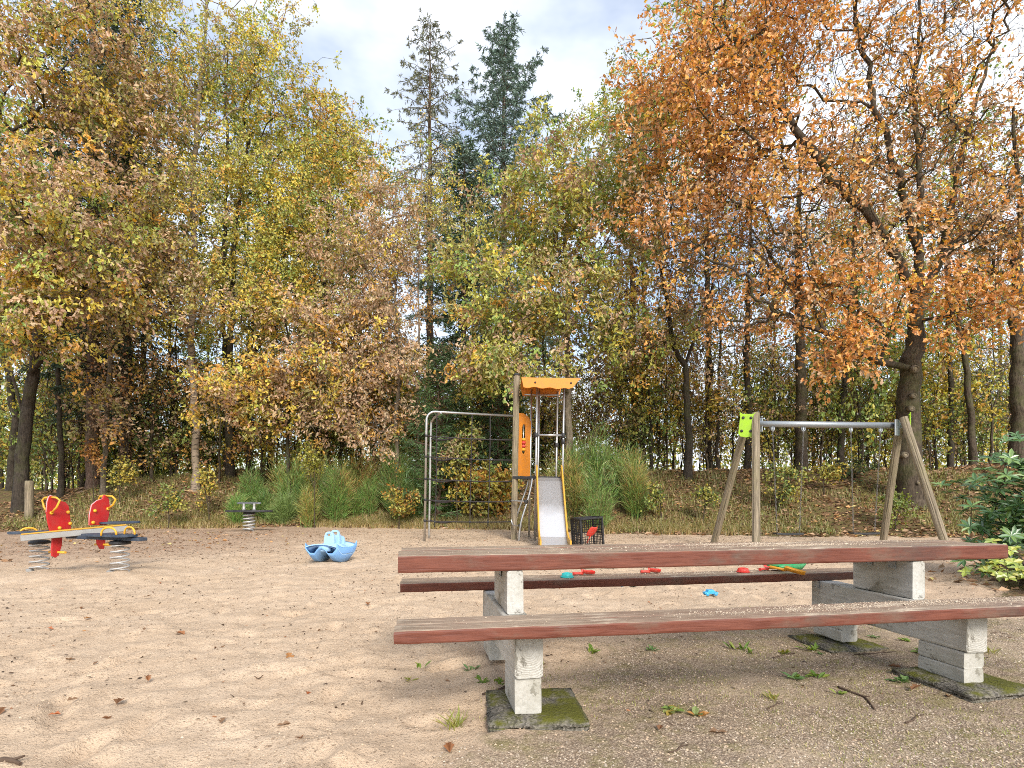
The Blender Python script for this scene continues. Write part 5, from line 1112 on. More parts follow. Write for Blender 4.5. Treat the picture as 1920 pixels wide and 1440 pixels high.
# notched timber post
prof = []
for k in range(32):
    a = 2 * math.pi * k / 32; r = .070 - (.014 if k % 8 == 4 else 0); prof.append((r * math.cos(a), r * math.sin(a)))
ptz = 3.70; V = [(x, y, gp - .15) for x, y in prof] + [(x, y, ptz) for x, y in prof]; MB().add(V, [(k, (k + 1) % 32, 32 + (k + 1) % 32, 32 + k) for k in range(32)] + [tuple(range(32, 64))]).build('timber_post', MT['grey_timber'], tower)
MB().lathe([(.074, 0), (.074, .03), (.05, .05)], (0, 0, ptz - .01), 20).build('post_cap', MT['black_plastic'], tower)
def pole(name, x, y, z0, z1, r=.024): return MB().tube([(x, y, z0), (x, y, z1)], r, 12).build(name, MT['steel'], tower)
XA, YA = .36, .62; XF0, XF1, YF = .455, 1.045, -.30; XR0, XR1, YR = .55, .985, .75
pole('pole', XA, YA, 0, 3.52); pole('pole', XF0, YF, 0, 3.62); pole('pole', XF1, YF, 0, 3.62); pole('pole', XR0, YR, 0, 3.5); pole('pole', XR1, YR, 0, 3.5)
PZ = 1.43
MB().prism([(-.05, -.06), (XF0, YF - .03), (XF1, YF - .03), (XR1 + .05, YR), (XA - .03, YR)], .05, Matrix.Translation((0, 0, PZ - .03)) @ Matrix.Rotation(R(90), 4, 'X') @ Matrix.Diagonal((1, 1, 1, 1)), .006).build('platform', MT['black_plastic'], tower) if False else None
V = [(-.05, -.06), (XF0, YF - .03), (XF1, YF - .03), (XR1 + .05, YR), (XA - .03, YR)]; n = len(V)
MB().add([(x, y, PZ - .055) for x, y in V] + [(x, y, PZ) for x, y in V], [tuple(range(n))[::-1], tuple(range(n, 2 * n))] + [(k, (k + 1) % n, n + (k + 1) % n, n + k) for k in range(n)]).build('platform', MT['black_plastic'], tower)
# orange side panel with a bead slot, between post and rear pole
pw = math.hypot(XA, YA); pa = math.atan2(YA, XA); w0, w1 = .09, pw - .03; zb0, zt0 = PZ + .02, 2.86; n = 28
def ro(k):
    outl = [(w0, zb0), (w1, zb0), (w1, zt0 - .12), (w1 - .10, zt0 - .03), (w0 + .25, zt0 + .03), (w0 + .08, zt0 + .02), (w0, zt0)]
    return outl
hole = [(.5 * (w0 + w1) - .02 + .095 * math.cos(2 * math.pi * k / n), 2.30 + .085 * math.sin(2 * math.pi * k / n) + (.26 if math.sin(2 * math.pi * k / n) > 0 else -.26)) for k in range(n)]
cx_, cz_ = .5 * (w0 + w1) - .02, 2.2; outl = ro(0); 
def ray_out(k):
    a = math.atan2(hole[k][1] - cz_, hole[k][0] - cx_); dx, dz = math.cos(a), math.sin(a); best = None; m = len(outl)
    for i in range(m):
        x1, z1 = outl[i]; x2, z2 = outl[(i + 1) % m]; ex, ez = x2 - x1, z2 - z1; den = dx * ez - dz * ex
        if abs(den) < 1e-9: continue
        t = ((x1 - cx_) * ez - (z1 - cz_) * ex) / den; u = ((x1 - cx_) * dz - (z1 - cz_) * dx) / den
        if t > 0 and -1e-6 <= u <= 1 + 1e-6 and (best is None or t < best): best = t
    return (cx_ + dx * best, cz_ + dz * best)
Mp = Matrix.Rotation(pa, 4, 'Z'); big = [ray_out(k) for k in range(n)]
for c_ in outl:                                                     # snap the nearest ray end onto each corner
    k = min(range(n), key=lambda q: (big[q][0] - c_[0]) ** 2 + (big[q][1] - c_[1]) ** 2); big[k] = c_
pnl = MB().prism(big, .03, Mp, 0, hole).build('side_panel', MT['orange_panel'], tower)
MB().tube([Mp @ Vector((cx_, 0, 2.0)), Mp @ Vector((cx_, 0, 2.64))], .009, 8).build('bead_rod', MT['steel'], pnl)
for z, mt in ((2.06, 'yellow_plastic'), (2.14, 'toy_red'), (2.22, 'toy_red'), (2.29, 'yellow_plastic')): MB().lathe([(.02, -.035), (.052, -.02), (.055, .02), (.02, .035)], (0, 0, 0), 14, Mp @ Matrix.Translation((cx_, 0, z))).build('bead', MT[mt], pnl)
# roof: front and back panels, scalloped lower edges, and the sheet between them
def scallop(x0, x1, zt, zb, tip):
    P = [(x0, zt), (x1 + tip, zt), (x1 + tip * .75, zt - .06), (x1 + tip * .35, zb + .03)]
    m = 18
    for i in range(m + 1):
        t = i / m; x = x1 + (x0 + .05 - x1) * t; P.append((x, zb + .014 * math.sin(t * 6 * math.pi) + .02 * t))
    return P
MB().prism(scallop(.10, 1.12, 3.545, 3.315, .27), .022, Matrix.Translation((0, -.52, 0)), .004).build('roof_panel', MT['orange_panel'], tower)
MB().prism(scallop(.10, 1.02, 3.60, 3.37, .06), .022, Matrix.Translation((0, .82, 0)), .004).build('roof_panel', MT['orange_panel'], tower)
V = []; Fc = []; m = 10
for i in range(m + 1):
    t = i / m; V += [(.10, -.505 + 1.31 * t, 3.50 + .055 * math.sin(math.pi * t) + .05 * t), (1.15 - .1 * t, -.505 + 1.31 * t, 3.50 + .055 * math.sin(math.pi * t) + .05 * t)]
o = len(V); V += [(x, y, z + .018) for (x, y, z) in V]
for i in range(m): a = 2 * i; Fc += [(a, a + 2, a + 3, a + 1), (o + a, o + a + 1, o + a + 3, o + a + 2), (a, o + a, o + a + 2, a + 2), (a + 1, a + 3, o + a + 3, o + a + 1)]
MB().add(V, Fc, True).build('roof_sheet', MT['orange_panel'], tower)
MB().tube([(.2, YR - .02, 3.40), (1.05, YR - .02, 3.40)], .018, 8).build('roof_rail', MT['steel'], tower)
for x in (.40, 1.17): MB().lathe([(.022, 0), (.022, .01), (.01, .018)], (0, 0, 0), 10, Matrix.Translation((x, -.531, 3.44)) @ Matrix.Rotation(R(90), 4, 'X')).build('bolt', MT['black_plastic'], tower)
for x in (.66, .77): MB().lathe([(.022, 0), (.022, .01), (.01, .018)], (0, 0, 0), 10, Matrix.Translation((x, .808, 3.42)) @ Matrix.Rotation(R(90), 4, 'X')).build('bolt', MT['black_plastic'], tower)
# grab bar over the slide with clamps
zc = 2.335; MB().tube([(XF0, YF - .005, zc), (XF1, YF - .005, zc)], .024, 10).build('grab_bar', MT['steel'], tower)
for (x, y, z) in ((XF0, YF, zc), (XF1, YF, zc), (XF1, YF, zc - .14), (XR1, YR, zc - .12)): MB().lathe([(.034, -.055), (.045, -.045), (.045, .045), (.034, .055)], (x, y, z), 12).build('clamp', MT['black_plastic'], tower)
# slide
W2 = .255; sxc = .745
path = [(YF + .02, PZ - .02), (YF - .12, PZ - .035), (YF - .28, PZ - .11), (YF - 1.55, .22), (YF - 1.80, .12), (YF - 2.25, .10)]
def slide_strip(x0, x1, off, th):
    V = []; Fc = []
    for (y, z) in path: V += [(x0, y, z + off), (x1, y, z + off), (x1, y, z + off - th), (x0, y, z + off - th)]
    m = len(path)
    for i in range(m - 1):
        for k in range(4): Fc.append((4 * i + k, 4 * i + (k + 1) % 4, 4 * i + 4 + (k + 1) % 4, 4 * i + 4 + k))
    Fc += [(0, 1, 2, 3), tuple(4 * (m - 1) + k for k in (3, 2, 1, 0))]; return V, Fc
V, Fc = slide_strip(sxc - W2, sxc + W2, 0, .018); slb = MB().add(V, Fc).build('slide_bed', MT['slide_steel'], tower)
for s in (-1, 1):
    xa, xb = sorted((sxc + s * (W2 + .002), sxc + s * (W2 + .03))); P = [(YF + .03, PZ + .26), (YF - .16, PZ + .20), (YF - .40, PZ - .02), (YF - 1.55, .34), (YF - 1.85, .235), (YF - 2.25, .20)]; Q = [(YF + .03, PZ - .16), (YF - .16, PZ - .19), (YF - .40, PZ - .34), (YF - 1.5, .12), (YF - 1.85, .03), (YF - 2.25, .02)]
    V = []; Fc = []; m = len(P)
    for (a, b) in zip(P, Q): V += [(xa, a[0], a[1]), (xb, a[0], a[1]), (xb, b[0], b[1]), (xa, b[0], b[1])]
    for i in range(m - 1):
        for k in range(4): Fc.append((4 * i + k, 4 * i + (k + 1) % 4, 4 * i + 4 + (k + 1) % 4, 4 * i + 4 + k))
    Fc += [(0, 1, 2, 3), tuple(4 * (m - 1) + k for k in (3, 2, 1, 0))]; MB().add(V, Fc).build('slide_side', MT['yellow_panel'], tower)
# bent climbing pipes and rungs between them and the post
def curve_tube(name, P, r, mat, n=10, steps=6):
    Q = []; P = [Vector(p) for p in P]
    for i in range(len(P) - 1):
        p0 = P[max(i - 1, 0)]; p1 = P[i]; p2 = P[i + 1]; p3 = P[min(i + 2, len(P) - 1)]
        for k in range(steps):
            t = k / steps; Q.append(.5 * ((2 * p1) + (p2 - p0) * t + (2 * p0 - 5 * p1 + 4 * p2 - p3) * t * t + (3 * p1 - p0 - 3 * p2 + p3) * t ** 3))
    Q.append(P[-1]); return MB().tube(Q, r, n).build(name, MT[mat], tower)
def TP(x, y, d): return TL(720 + x / 4.0, 680 + y / 4.0, d)
lad = curve_tube('bent_pipe', [TP(1112, 868, 12.42), TP(1106, 920, 12.4), TP(1075, 1040, 12.35), TP(1035, 1170, 12.3), TP(1018, 1270, 12.3), TP(1012, 1352, 12.3)], .022, 'steel')
curve_tube('bent_pipe', [TP(1085, 868, 12.95), TP(1072, 930, 12.95), TP(1030, 1050, 12.9), TP(995, 1160, 12.9), TP(985, 1240, 12.9), TP(982, 1320, 12.9)], .020, 'steel')
for (a, b, c_) in ((955, 1065, 1040), (955, 1022, 1222)):
    curve_tube('rung', [TP(a, c_ - 45 if c_ > 1100 else c_ - 5, 12.62), TP(a + 15, c_ - 4, 12.55), TP(b, c_, 12.33)], .017, 'steel'); MB().lathe([(.03, -.045), (.042, -.03), (.042, .03), (.03, .045)], TP(b, c_, 12.33), 10).build('clamp', MT['black_plastic'], tower)
# net frame: two bent pipes running to the tower
zf = ground_z(-1.85, 12.1)
def bent(x, y, ztop, xe, ye, ze, name='net_frame', r=.026):
    P = [(x, y, -.05), (x, y, ztop - .18)]; d = Vector((xe - x, ye - y, 0)).normalized()
    for i in range(1, 8): a = math.pi / 2 * i / 8; P.append((x + d.x * .18 * (1 - math.cos(a)), y + d.y * .18 * (1 - math.cos(a)), ztop - .18 + .18 * math.sin(a)))
    P += [(x + d.x * .18, y + d.y * .18, ztop), (xe, ye, ze)]; return MB().tube(P, r, 12).build(name, MT['steel'], tower)
n0 = TL(797.5, 929, 12.15); n1 = TL(806, 929, 12.7); bent(n0.x, n0.y, 2.775, -.06, -.02, 2.78); jx = n0.x + .30; curve_tube('net_frame', [(n1.x, n1.y, -.05), (n1.x, n1.y, 1.2), (n1.x, n1.y, 2.45), (n1.x + .05, n1.y - .08, 2.66), (jx, n0.y + .06, 2.765)], .024, 'steel')
def sag(a, b, s, n=10): return [a + (b - a) * (i / n) - Vector((0, 0, s * 4 * (i / n) * (1 - i / n))) for i in range(n + 1)]
ZH = [2.25, 1.80, 1.325, .87, .42]; VX = [819, 882.5, 916]
rgn = random.Random(4)
for zi, z in enumerate(ZH):
    a = Vector((n0.x, n0.y, z)); b = Vector((-.06, -.03, z - .01)); MB().tube(sag(a, b, .015 + .02 * rgn.random()), .013, 6).build('net_rope', MT['rope'], tower)
    MB().lathe([(.03, -.025), (.034, 0), (.03, .025)], (n0.x, n0.y, z), 10).build('rope_clamp', MT['black_plastic'], tower)
    a2_ = Vector((n1.x, n1.y, z)); mid = a + (b - a) * .33; MB().tube([a2_ + (mid - a2_) * (i / 6) - Vector((0, 0, .05 * math.sin(math.pi * i / 6))) for i in range(7)], [.013, .014, .02, .017, .022, .018, .013], 6).build('net_rope', MT['rope'], tower)
for vx in VX:
    t = (TL(vx, 929, 12.4).x - n0.x) / (-.06 - n0.x); P = [Vector((n0.x + (-.06 - n0.x) * t, n0.y + (-.03 - n0.y) * t, 2.775))]
    for z in ZH: P.append(Vector((n0.x + (-.06 - n0.x) * t + rgn.uniform(-.012, .012), n0.y + (-.03 - n0.y) * t, z - .02)))
    P.append(P[-1] - Vector((0, 0, .12))); MB().tube(P, .011, 6).build('net_rope', MT['rope'], tower)
    for q in P[1:-1]: MB().lathe([(.012, -.028), (.026, -.014), (.026, .014), (.012, .028)], q, 8).build('net_knot', MT['black_plastic'], tower)

# ------------------------------------------------------------------ black lattice crate on its side, by the slide
pc_ = px(1103, 1022, 11.3); crate = thing('plastic_crate', 'black lattice plastic crate lying on its side beside the slide', 'crate', (pc_.x, pc_.y, ground_z(pc_.x, pc_.y) - .02), R(-18)); crate.rotation_euler = (0, R(-4), R(24))
CW, CD, CHh = .50, .36, .60
def lattice(name, O, U, V_, nu, nv):
    """a wall of crossing slats with a solid border; O corner, U and V_ edge vectors"""
    O, U, V_ = Vector(O), Vector(U), Vector(V_); N_ = U.cross(V_).normalized(); mb = MB()
    def bar(a, b, w): 
        d = (b - a).normalized(); s = N_.cross(d) * w / 2; t = N_ * .006
        mb.add([a - s - t, a + s - t, b + s - t, b - s - t, a - s + t, a + s + t, b + s + t, b - s + t], [(0, 3, 2, 1), (4, 5, 6, 7), (0, 1, 5, 4), (1, 2, 6, 5), (2, 3, 7, 6), (3, 0, 4, 7)])
    for i in range(nu + 1): bar(O + U * (i / nu), O + U * (i / nu) + V_, .034 if i in (0, nu) else .011)
    for i in range(nv + 1): bar(O + V_ * (i / nv) + N_ * .001, O + V_ * (i / nv) + U + N_ * .001, .040 if i in (0, nv) else (.026 if i == nv // 2 else .011))
    return mb.build(name, MT['black_plastic'], crate)
lattice('side_wall', (-CW / 2, -CD / 2, 0), (0, CD, 0), (0, 0, CHh), 7, 12); lattice('side_wall', (CW / 2, -CD / 2, 0), (0, CD, 0), (0, 0, CHh), 7, 12)
lattice('top_wall', (-CW / 2, -CD / 2, CHh), (CW, 0, 0), (0, CD, 0), 10, 7); lattice('bottom_wall', (-CW / 2, -CD / 2, 0), (CW, 0, 0), (0, CD, 0), 10, 7); lattice('base_wall', (-CW / 2, CD / 2, 0), (CW, 0, 0), (0, 0, CHh), 10, 12)
rimm = MB()
for (c_, d_) in (((0, -CD / 2, 0), (CW + .04, .03, .035)), ((0, -CD / 2, CHh), (CW + .04, .03, .035)), ((-CW / 2, -CD / 2, CHh / 2), (.035, .03, CHh - .036)), ((CW / 2, -CD / 2, CHh / 2), (.035, .03, CHh - .036))): rimm.box(c_, d_, None, .006)
rimm.build('rim', MT['black_plastic'], crate)
rp = px(1101, 1014, 11.35); rp.z = ground_z(rp.x, rp.y) + .05
rs = scoop('toy_shovel', 'red toy shovel inside the black crate', 0, 0, R(80), 'toy_red', .42, .11, 0, rp); rs.rotation_euler = (R(0), R(-52), R(-60)); rs.location.z += .02

# ------------------------------------------------------------------ swing
SWD = 10.35
a_ = px(1417, 794, SWD); b_ = px(1690, 798, SWD + .25); sw = thing('swing_set', 'timber swing frame with galvanised bar and lime green end plates', 'swing', ((a_.x + b_.x) / 2, (a_.y + b_.y) / 2, 0)); O_ = sw.location.copy()
def SL(x, y, d): return px(x, y, d) - O_
def leg(top, bot, w=.135):
    d = bot - top; L = d.length; prof = []
    for k in range(32):
        q = 2 * math.pi * k / 32; r = w / 2 * (1 - (.16 if k % 8 == 4 else 0)); prof.append((r * math.cos(q), r * math.sin(q)))
    V = [(x, y, 0) for x, y in prof] + [(x, y, L) for x, y in prof]; mb = MB().add(V, [(k, (k + 1) % 32, 32 + (k + 1) % 32, 32 + k) for k in range(32)] + [tuple(range(32, 64)), tuple(range(32))[::-1]])
    o = mb.build('timber_leg', MT['grey_timber'], sw); o.location = bot; o.rotation_euler = (top - bot).to_track_quat('Z', 'Y').to_euler(); return o
BZ = a_.z; A0 = Vector((a_.x, a_.y, BZ)) - O_; B0 = Vector((b_.x, b_.y, px(1690, 798, SWD + .25).z)) - O_
def foot(x, d): q = px(x, 929, d); return Vector((q.x, q.y, ground_z(q.x, q.y) - .25)) - O_
leg(SL(1417, 775, 10.22), foot(1418, 9.45)); leg(SL(1400, 790, 10.5), foot(1332, 11.4)); leg(SL(1694, 783, 10.45), foot(1787, 9.6)); leg(SL(1688, 790, 10.75), foot(1652, 11.5))
MB().tube([A0 + Vector((-.05, .03, 0)), B0 + Vector((-.02, 0, 0))], .058, 16).build('cross_bar', MT['galvanised'], sw)
def end_plate(c, rz, name, mat, flip=1, rx=0):
    P = [(-.13, -.17), (-.09, -.22), (0, -.235), (.09, -.22), (.13, -.17), (.125, .0), (.12, .13), (.135, .225), (.085, .19), (-.085, .19), (-.135, .225), (-.12, .13), (-.125, 0)]
    M = Matrix.Translation(c) @ Matrix.Rotation(rz, 4, 'Z') @ Matrix.Rotation(rx, 4, 'Y'); o = MB().prism(P, .022, M, .006).build(name, MT[mat], sw)
    for (x, z) in ((-.065, .12), (.065, .12), (-.075, -.12), (.075, -.12)): MB().lathe([(.026, 0), (.026, .01), (.012, .02)], (0, 0, 0), 10, M @ Matrix.Translation((x, -.011, z)) @ Matrix.Rotation(R(90), 4, 'X')).build('bolt', MT['black_plastic'], o)
end_plate(SL(1400, 796, 10.22), R(-22), 'end_plate', 'lime_panel', 1, R(4)); end_plate(SL(1706, 797, 10.62), R(58), 'end_plate', 'lime_panel')
MB().box((0, 0, 0), (.18, .02, .30), Matrix.Translation(SL(1682, 802, 10.5)) @ Matrix.Rotation(R(35), 4, 'Z'), .005).build('bracket', MT['galvanised'], sw)
MB().box((0, 0, 0), (.16, .02, .26), Matrix.Translation(SL(1422, 797, 10.42)) @ Matrix.Rotation(R(-50), 4, 'Z'), .005).build('bracket', MT['galvanised'], sw)
def chain(top, bot, nm, parent):
    v = bot - top; n = int(v.length / .040); mb = MB(); d = v.normalized(); s1 = d.cross(Vector((0, 1, 0))).normalized(); s2_ = d.cross(s1)
    for i in range(n):
        c = top + v * ((i + .5) / n); s = s1 if i % 2 else s2_; P = []
        for k in range(8): q = 2 * math.pi * k / 8; P.append(c + d * (.026 * math.cos(q)) + s * (.011 * math.sin(q)))
        mb.tube(P, .0032, 4, True)
    return mb.build(nm, MT['chain_steel'], parent)
def bar_at(x): 
    t = (x - 1421) / (1685 - 1421); return A0 + (B0 - A0) * t
for (xa, xb, sa, sb, lb) in ((1451, 1506, 1457, 1499, 'left swing seat, black rubber on chains, hanging from the timber frame'), (1592, 1646.5, 1600, 1640, 'right swing seat, black rubber on chains, near the oak trunk')):
    ta, tb = bar_at(xa), bar_at(xb); zseat = .305; fa = ta.y + O_.y; ba = px(sa, 929, fa) - O_; bb = px(sb, 929, fa) - O_; ba.z = bb.z = zseat + .03; c = (ba + bb) / 2; w = (bb - ba).length
    root = thing('hanging_swing', lb, 'swing', O_ + Vector((c.x, c.y, 0)), 0, 'seats hanging from the swing'); off = Vector((c.x, c.y, 0))
    P = []
    for i in range(13):
        t = -1 + 2 * i / 12; P.append((t * (w / 2 + .045), .035 * 0 + .012 * t * t))
    P2 = P + [(x, z - .03) for (x, z) in reversed(P)]
    MB().prism(P2, .17, Matrix.Translation((0, 0, zseat)), .006).build('seat', MT['black_plastic'], root)
    for (t_, b_2) in ((ta, ba), (tb, bb)):
        chain(t_ - Vector((0, 0, .16)) - off, b_2 - off, 'chain', root)
        h = MB(); h.tube([t_ - off + Vector((0, 0, -.05)), t_ - off + Vector((0, 0, -.16))], .016, 8); h.tube([t_ - off + Vector((-.03, 0, -.055)), t_ - off + Vector((-.03, 0, -.11)), t_ - off + Vector((.0, 0, -.14)), t_ - off + Vector((.03, 0, -.11)), t_ - off + Vector((.03, 0, -.055))], .009, 6); h.build('hanger', MT['galvanised'], root)

# ------------------------------------------------------------------ loose pebbles, sand clods and thin grass on the near ground
def grains(name, label, X, Yg, size, cols, seed, flat=.6):
    rg = np.random.default_rng(seed); n = len(X); Zg = gz_arr(X, Yg); sz = size * rg.uniform(.45, 1.3, n); a = rg.uniform(0, 6.28, n)
    tv = np.array([(1, 0, 0), (.1, .8, 0), (-.9, .2, 0), (-.2, -.85, 0), (.05, .05, 1)]); V = np.zeros((n, 5, 3)); jit = rg.uniform(.7, 1.25, (n, 5))
    for i in range(5):
        V[:, i, 0] = X + sz * jit[:, i] * (tv[i, 0] * np.cos(a) - tv[i, 1] * np.sin(a)); V[:, i, 1] = Yg + sz * jit[:, i] * (tv[i, 0] * np.sin(a) + tv[i, 1] * np.cos(a)); V[:, i, 2] = Zg - sz * .15 + sz * flat * tv[i, 2] * jit[:, i] + .002
    fl = np.array([0, 1, 4, 1, 2, 4, 2, 3, 4, 3, 0, 4]); C = np.array(cols)[rg.integers(0, len(cols), n)] * rg.uniform(.8, 1.2, (n, 1))
    me = np_mesh(name, V.reshape(-1, 3), np.full(n * 4, 3), (np.arange(n)[:, None] * 5 + fl[None]).ravel(), np.repeat(C, 5, 0), True)
    tag(link_mesh(name, me, MT['dead_leaf']), label, 'gravel' if 'pebble' in name else 'sand', kind='stuff')
rg = np.random.default_rng(901); n = 72000; X = rg.uniform(-.8, 5.5, n); Yg = 2.0 + 3.2 * rg.random(n) ** 1.3
gv = X * .95 - (Yg - 2.9) * .42 + .35 * fbm(X * 1.1, Yg * 1.1, 66, 3); w = sstep(-.25, .75, gv) * (1 - sstep(3.4, 4.8, Yg - X * .12)) * np.clip(.55 + 1.3 * fbm(X * 1.6, Yg * 1.6, 903, 3), .05, 1); k = rg.random(n) < w
grains('pebbles', 'small pale and brown pebbles of the gravel under the table', X[k], Yg[k], .0055, [(.50, .40, .29), (.60, .50, .38), (.36, .27, .185), (.24, .17, .115), (.46, .35, .24), (.54, .44, .34)], 902)
n = 30000; X = rg.uniform(-5.5, 4, n); Yg = 2.0 + 5.5 * rg.random(n) ** 1.25; k = rg.random(n) < np.clip(.4 + 1.6 * fbm(X * 1.1, Yg * 1.1, 905, 3), .03, 1)
grains('sand_clods', 'little clods and grains of loose sand', X[k], Yg[k], .0065, [(.58, .43, .29), (.50, .37, .245), (.64, .49, .35), (.30, .21, .14)], 904, .7)
n = 16000; X = rg.uniform(-.6, 5.2, n); Yg = 2.05 + 2.9 * rg.random(n) ** 1.2; k = (fbm(X * 1.4, Yg * 1.4, 907, 3) > .16) & (X * .95 - (Yg - 2.9) * .42 > -.1); X, Yg = X[k], Yg[k]
tag(link_mesh('thin_grass', blades_mesh('thin_grass', rg, np.stack([X, Yg, gz_arr(X, Yg) - .002], 1), .022, .0028, 1.2, [(.30, .31, .06), (.38, .36, .09), (.24, .28, .05), (.45, .38, .15)], 2), MT['leaf']), 'thin yellow green grass sprouting through the gravel', 'grass', kind='stuff')

# ------------------------------------------------------------------ weeds, sticks and single leaves on the near ground
def weed(label, x, y, n, L, W, cols, seed, up=.6, templ='lance', name='weed'):
    d = F * CH / (y - Y0); p = px(x, y, d); z = ground_z(p.x, p.y); rg = np.random.default_rng(seed); root = thing(name, label, 'weed', (p.x, p.y, z), 0, 'weeds in the gravel'); me = [leaf_proto('leaf', L, W, c, mat='leaf') for c in cols]
    for k in range(n):
        o = bpy.data.objects.new('leaf', me[k % len(me)]); col.objects.link(o); o.parent = root; a = k * 6.283 / n + rg.normal(0, .4); t = rg.uniform(up - .35, up + .3); X_ = Vector((math.cos(a) * math.cos(t), math.sin(a) * math.cos(t), math.sin(t))); Z_ = Vector((0, -.15, 1)) - X_ * X_.dot(Vector((0, -.15, 1))); Z_.normalize(); Y_ = Z_.cross(X_); s = rg.uniform(.6, 1.2)
        o.matrix_local = Matrix.Translation((rg.normal(0, L * .25), rg.normal(0, L * .25), .002)) @ Matrix((X_, Y_, Z_)).transposed().to_4x4() @ Matrix.Diagonal((s, s, s, 1))
    return root
G1 = [(.14, .24, .03), (.20, .29, .04), (.26, .31, .05)]; G2 = [(.11, .21, .06), (.17, .26, .08)]; G3 = [(.32, .33, .06), (.25, .28, .05), (.36, .30, .06)]
for i, (x, y, n, L, W, c, up, lb) in enumerate([
   (790, 1252, 4, .055, .022, G1, 1.0, 'single upright green seedling on the sand left of the table foot'), (850, 1362, 34, .085, .008, G3, .85, 'grass tuft at the left corner of the front slab'), (905, 1285, 14, .06, .02, G1, .35, 'green weed beside the left table foot'),
   (885, 1255, 9, .055, .02, G2, .4, 'small weed just left of the left cross beam'), (940, 1290, 10, .06, .018, G1, .4, 'weed at the back edge of the left slab'), (770, 1275, 12, .045, .008, G3, .5, 'thin pale grass tuft left of the table'),
   (1112, 1225, 12, .065, .024, G1, .45, 'green weed under the near bench, nearest the left foot'), (1222, 1218, 9, .055, .020, G2, .5, 'second weed from the left foot under the bench'), (1380, 1214, 14, .07, .02, G1, .6, 'leafy weed under the middle of the bench'), (1408, 1222, 7, .05, .018, G1, .7, 'small weed right of the leafy middle one'),
   (1472, 1222, 12, .06, .016, G3, .5, 'pale weed under the bench, right of its middle'), (1520, 1216, 14, .065, .018, G1, .6, 'broad green weed under the right part of the bench'), (1535, 1225, 5, .04, .02, G2, .5, 'tiny dark weed next to the broad green weed'),
   (1262, 1335, 12, .055, .032, [(.20, .30, .06), (.30, .33, .10), (.40, .30, .06)], .35, 'mixed green and yellow weed in the gravel in front'), (1300, 1340, 8, .05, .03, [(.30, .33, .10), (.45, .22, .06), (.28, .34, .12)], .3, 'pale rosette with one orange leaf in the gravel in front'),
   (1492, 1272, 8, .06, .024, G2, .4, 'dark weed in the shade below the bench'), (1530, 1268, 9, .06, .024, G1, .4, 'green weed in the shade below the bench'), (1448, 1312, 24, .05, .006, G3, .7, 'low grass tuft in the gravel'), (1690, 1280, 12, .055, .026, G2, .4, 'weed at the left corner of the right slab'),
   (1575, 1300, 6, .04, .018, G1, .4, 'tiny weed beside the curved root'), (1735, 1225, 16, .06, .03, [(.30, .33, .05), (.4, .33, .04), (.2, .28, .05)], .4, 'yellow green weed behind the right table foot'), (1700, 1200, 10, .05, .025, G1, .35, 'weed between the right table feet'), (1860, 1225, 18, .06, .007, G3, .7, 'grass tuft right of the right table foot'), (1640, 1195, 8, .05, .02, G2, .3, 'flat weed by the rear right foot'), (1490, 1270, 5, .04, .02, G1, .3, 'seedling beside the dark shaded weed')]):
    weed(lb, x, y, n, L, W, c, 700 + i, up)
def stick(label, pts, r, name='stick'):
    P = []
    for (x, y) in pts:
        d = F * CH / (y - Y0); q = px(x, y, d); P.append(Vector((q.x, q.y, ground_z(q.x, q.y) + r * .7)))
    c = P[0].copy(); root = thing(name, label, 'stick', c, 0, 'sticks on the ground'); Q = []
    rg = random.Random(int(pts[0][0]))
    for i in range(len(P) - 1):
        for k in range(3): Q.append(P[i] + (P[i + 1] - P[i]) * (k / 3) - c + Vector((rg.gauss(0, .004), rg.gauss(0, .004), 0)))
    Q.append(P[-1] - c); MB().tube(Q, [r * (1 - .5 * i / len(Q)) for i in range(len(Q))], 6).build('shaft', MT['twig'], root)
    a = Q[len(Q) // 2]; MB().tube([a, a + (Q[-1] - Q[0]) * .12 + Vector((.02, .02, .008))], [r * .6, r * .3], 5).build('side_twig', MT['twig'], root)
stick('curved dark root lying in the gravel below the bench', [(1570, 1288), (1600, 1298), (1625, 1308), (1640, 1332)], .007); stick('short dark twig at the back of the left slab', [(903, 1306), (950, 1294)], .008)
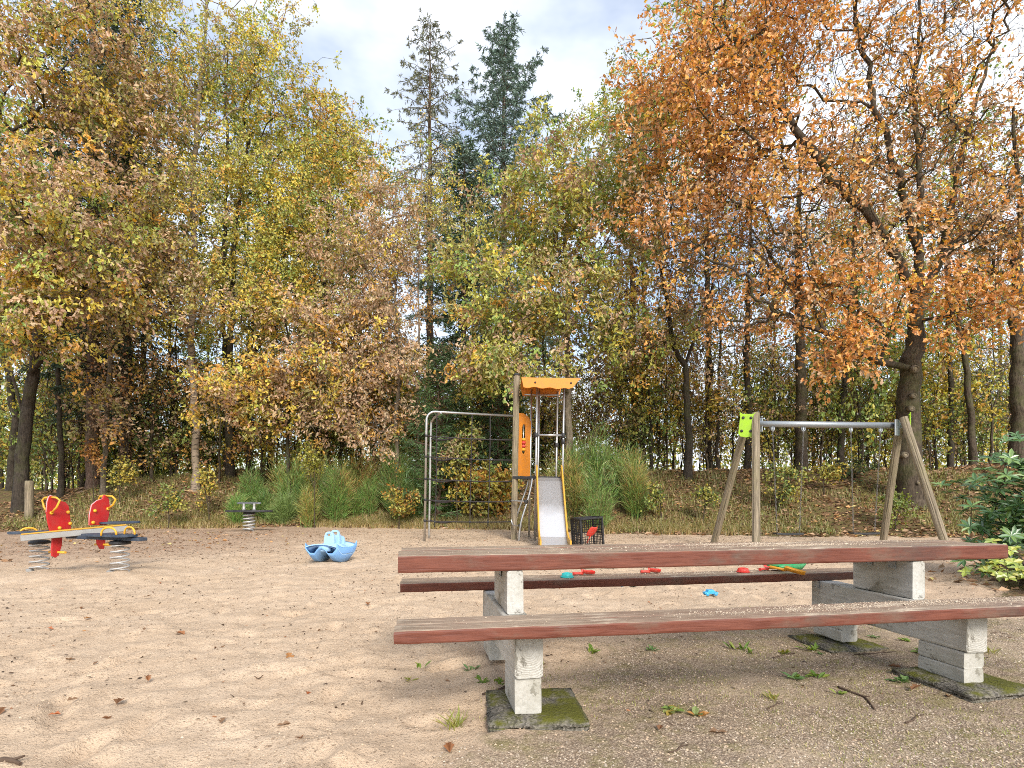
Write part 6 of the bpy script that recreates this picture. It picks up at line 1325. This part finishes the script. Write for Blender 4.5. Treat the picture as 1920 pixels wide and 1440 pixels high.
stick('pale twig in the gravel at lower right', [(1700, 1358), (1732, 1344)], .004); stick('thin straight twig in front of the bench', [(1255, 1412), (1290, 1395)], .004); stick('grey stick at the lower left corner', [(-20, 1428), (20, 1430), (38, 1433)], .012)
stick('thin twig below the left part of the bench', [(1218, 1332), (1262, 1360)], .003); stick('forked twig in the gravel near the mixed weed', [(1435, 1330), (1465, 1318)], .004); stick('dark twig under the middle of the bench', [(1450, 1232), (1490, 1222)], .005); stick('dark twig right of the broad green weed', [(1600, 1228), (1680, 1222)], .004)

# larger single fallen leaves near the camera, each one countable
lp = []
for i, c in enumerate([(.30, .13, .055), (.22, .11, .055), (.36, .17, .06), (.25, .15, .085), (.40, .13, .05)]):
    tv, tf = TEMPL['oak']; V = np.array(tv) * np.array([.085, .055, .085]); V[:, 2] += .006 * (np.abs(V[:, 1]) / .027) ** 2 * (.4 + .35 * i) + .006 * np.sin(V[:, 0] * 40 + i)
    me = np_mesh('fallen_leaf', V, [len(f) for f in tf], np.concatenate([np.array(f) for f in tf]), np.tile(np.array(c), (len(tv), 1))); me.materials.append(MT['dead_leaf']); lp.append(me)
rg = np.random.default_rng(77); LV = [(565, 1384), (518, 1360), (190, 1350), (147, 1308), (278, 1278), (582, 1298), (90, 1340), (8, 1335), (154, 1180), (100, 1178), (268, 1118), (385, 1117), (155, 1142), (158, 1158), (1365, 1378), (840, 1392), (690, 1130), (485, 1275), (140, 1240), (540, 1230), (300, 1095), (40, 1145), (615, 1180), (1690, 1255), (1710, 1298), (1240, 1365), (1780, 1310), (330, 1190), (230, 1310), (420, 1350)]
for (x, y) in LV:
    d = F * CH / (y - Y0); p = px(x, y, d); o = bpy.data.objects.new('fallen_leaf', lp[int(rg.integers(0, 5))]); col.objects.link(o); o.location = (p.x, p.y, ground_z(p.x, p.y) + .010); o.rotation_euler = (rg.normal(0, .16), rg.normal(0, .14), rg.uniform(0, 6.28)); s = rg.uniform(.55, 1.05); o.scale = (s, s, s)
    tag(o, 'single curled brown oak leaf lying on the sand or gravel in front', 'leaf', 'single leaves on the near sand')
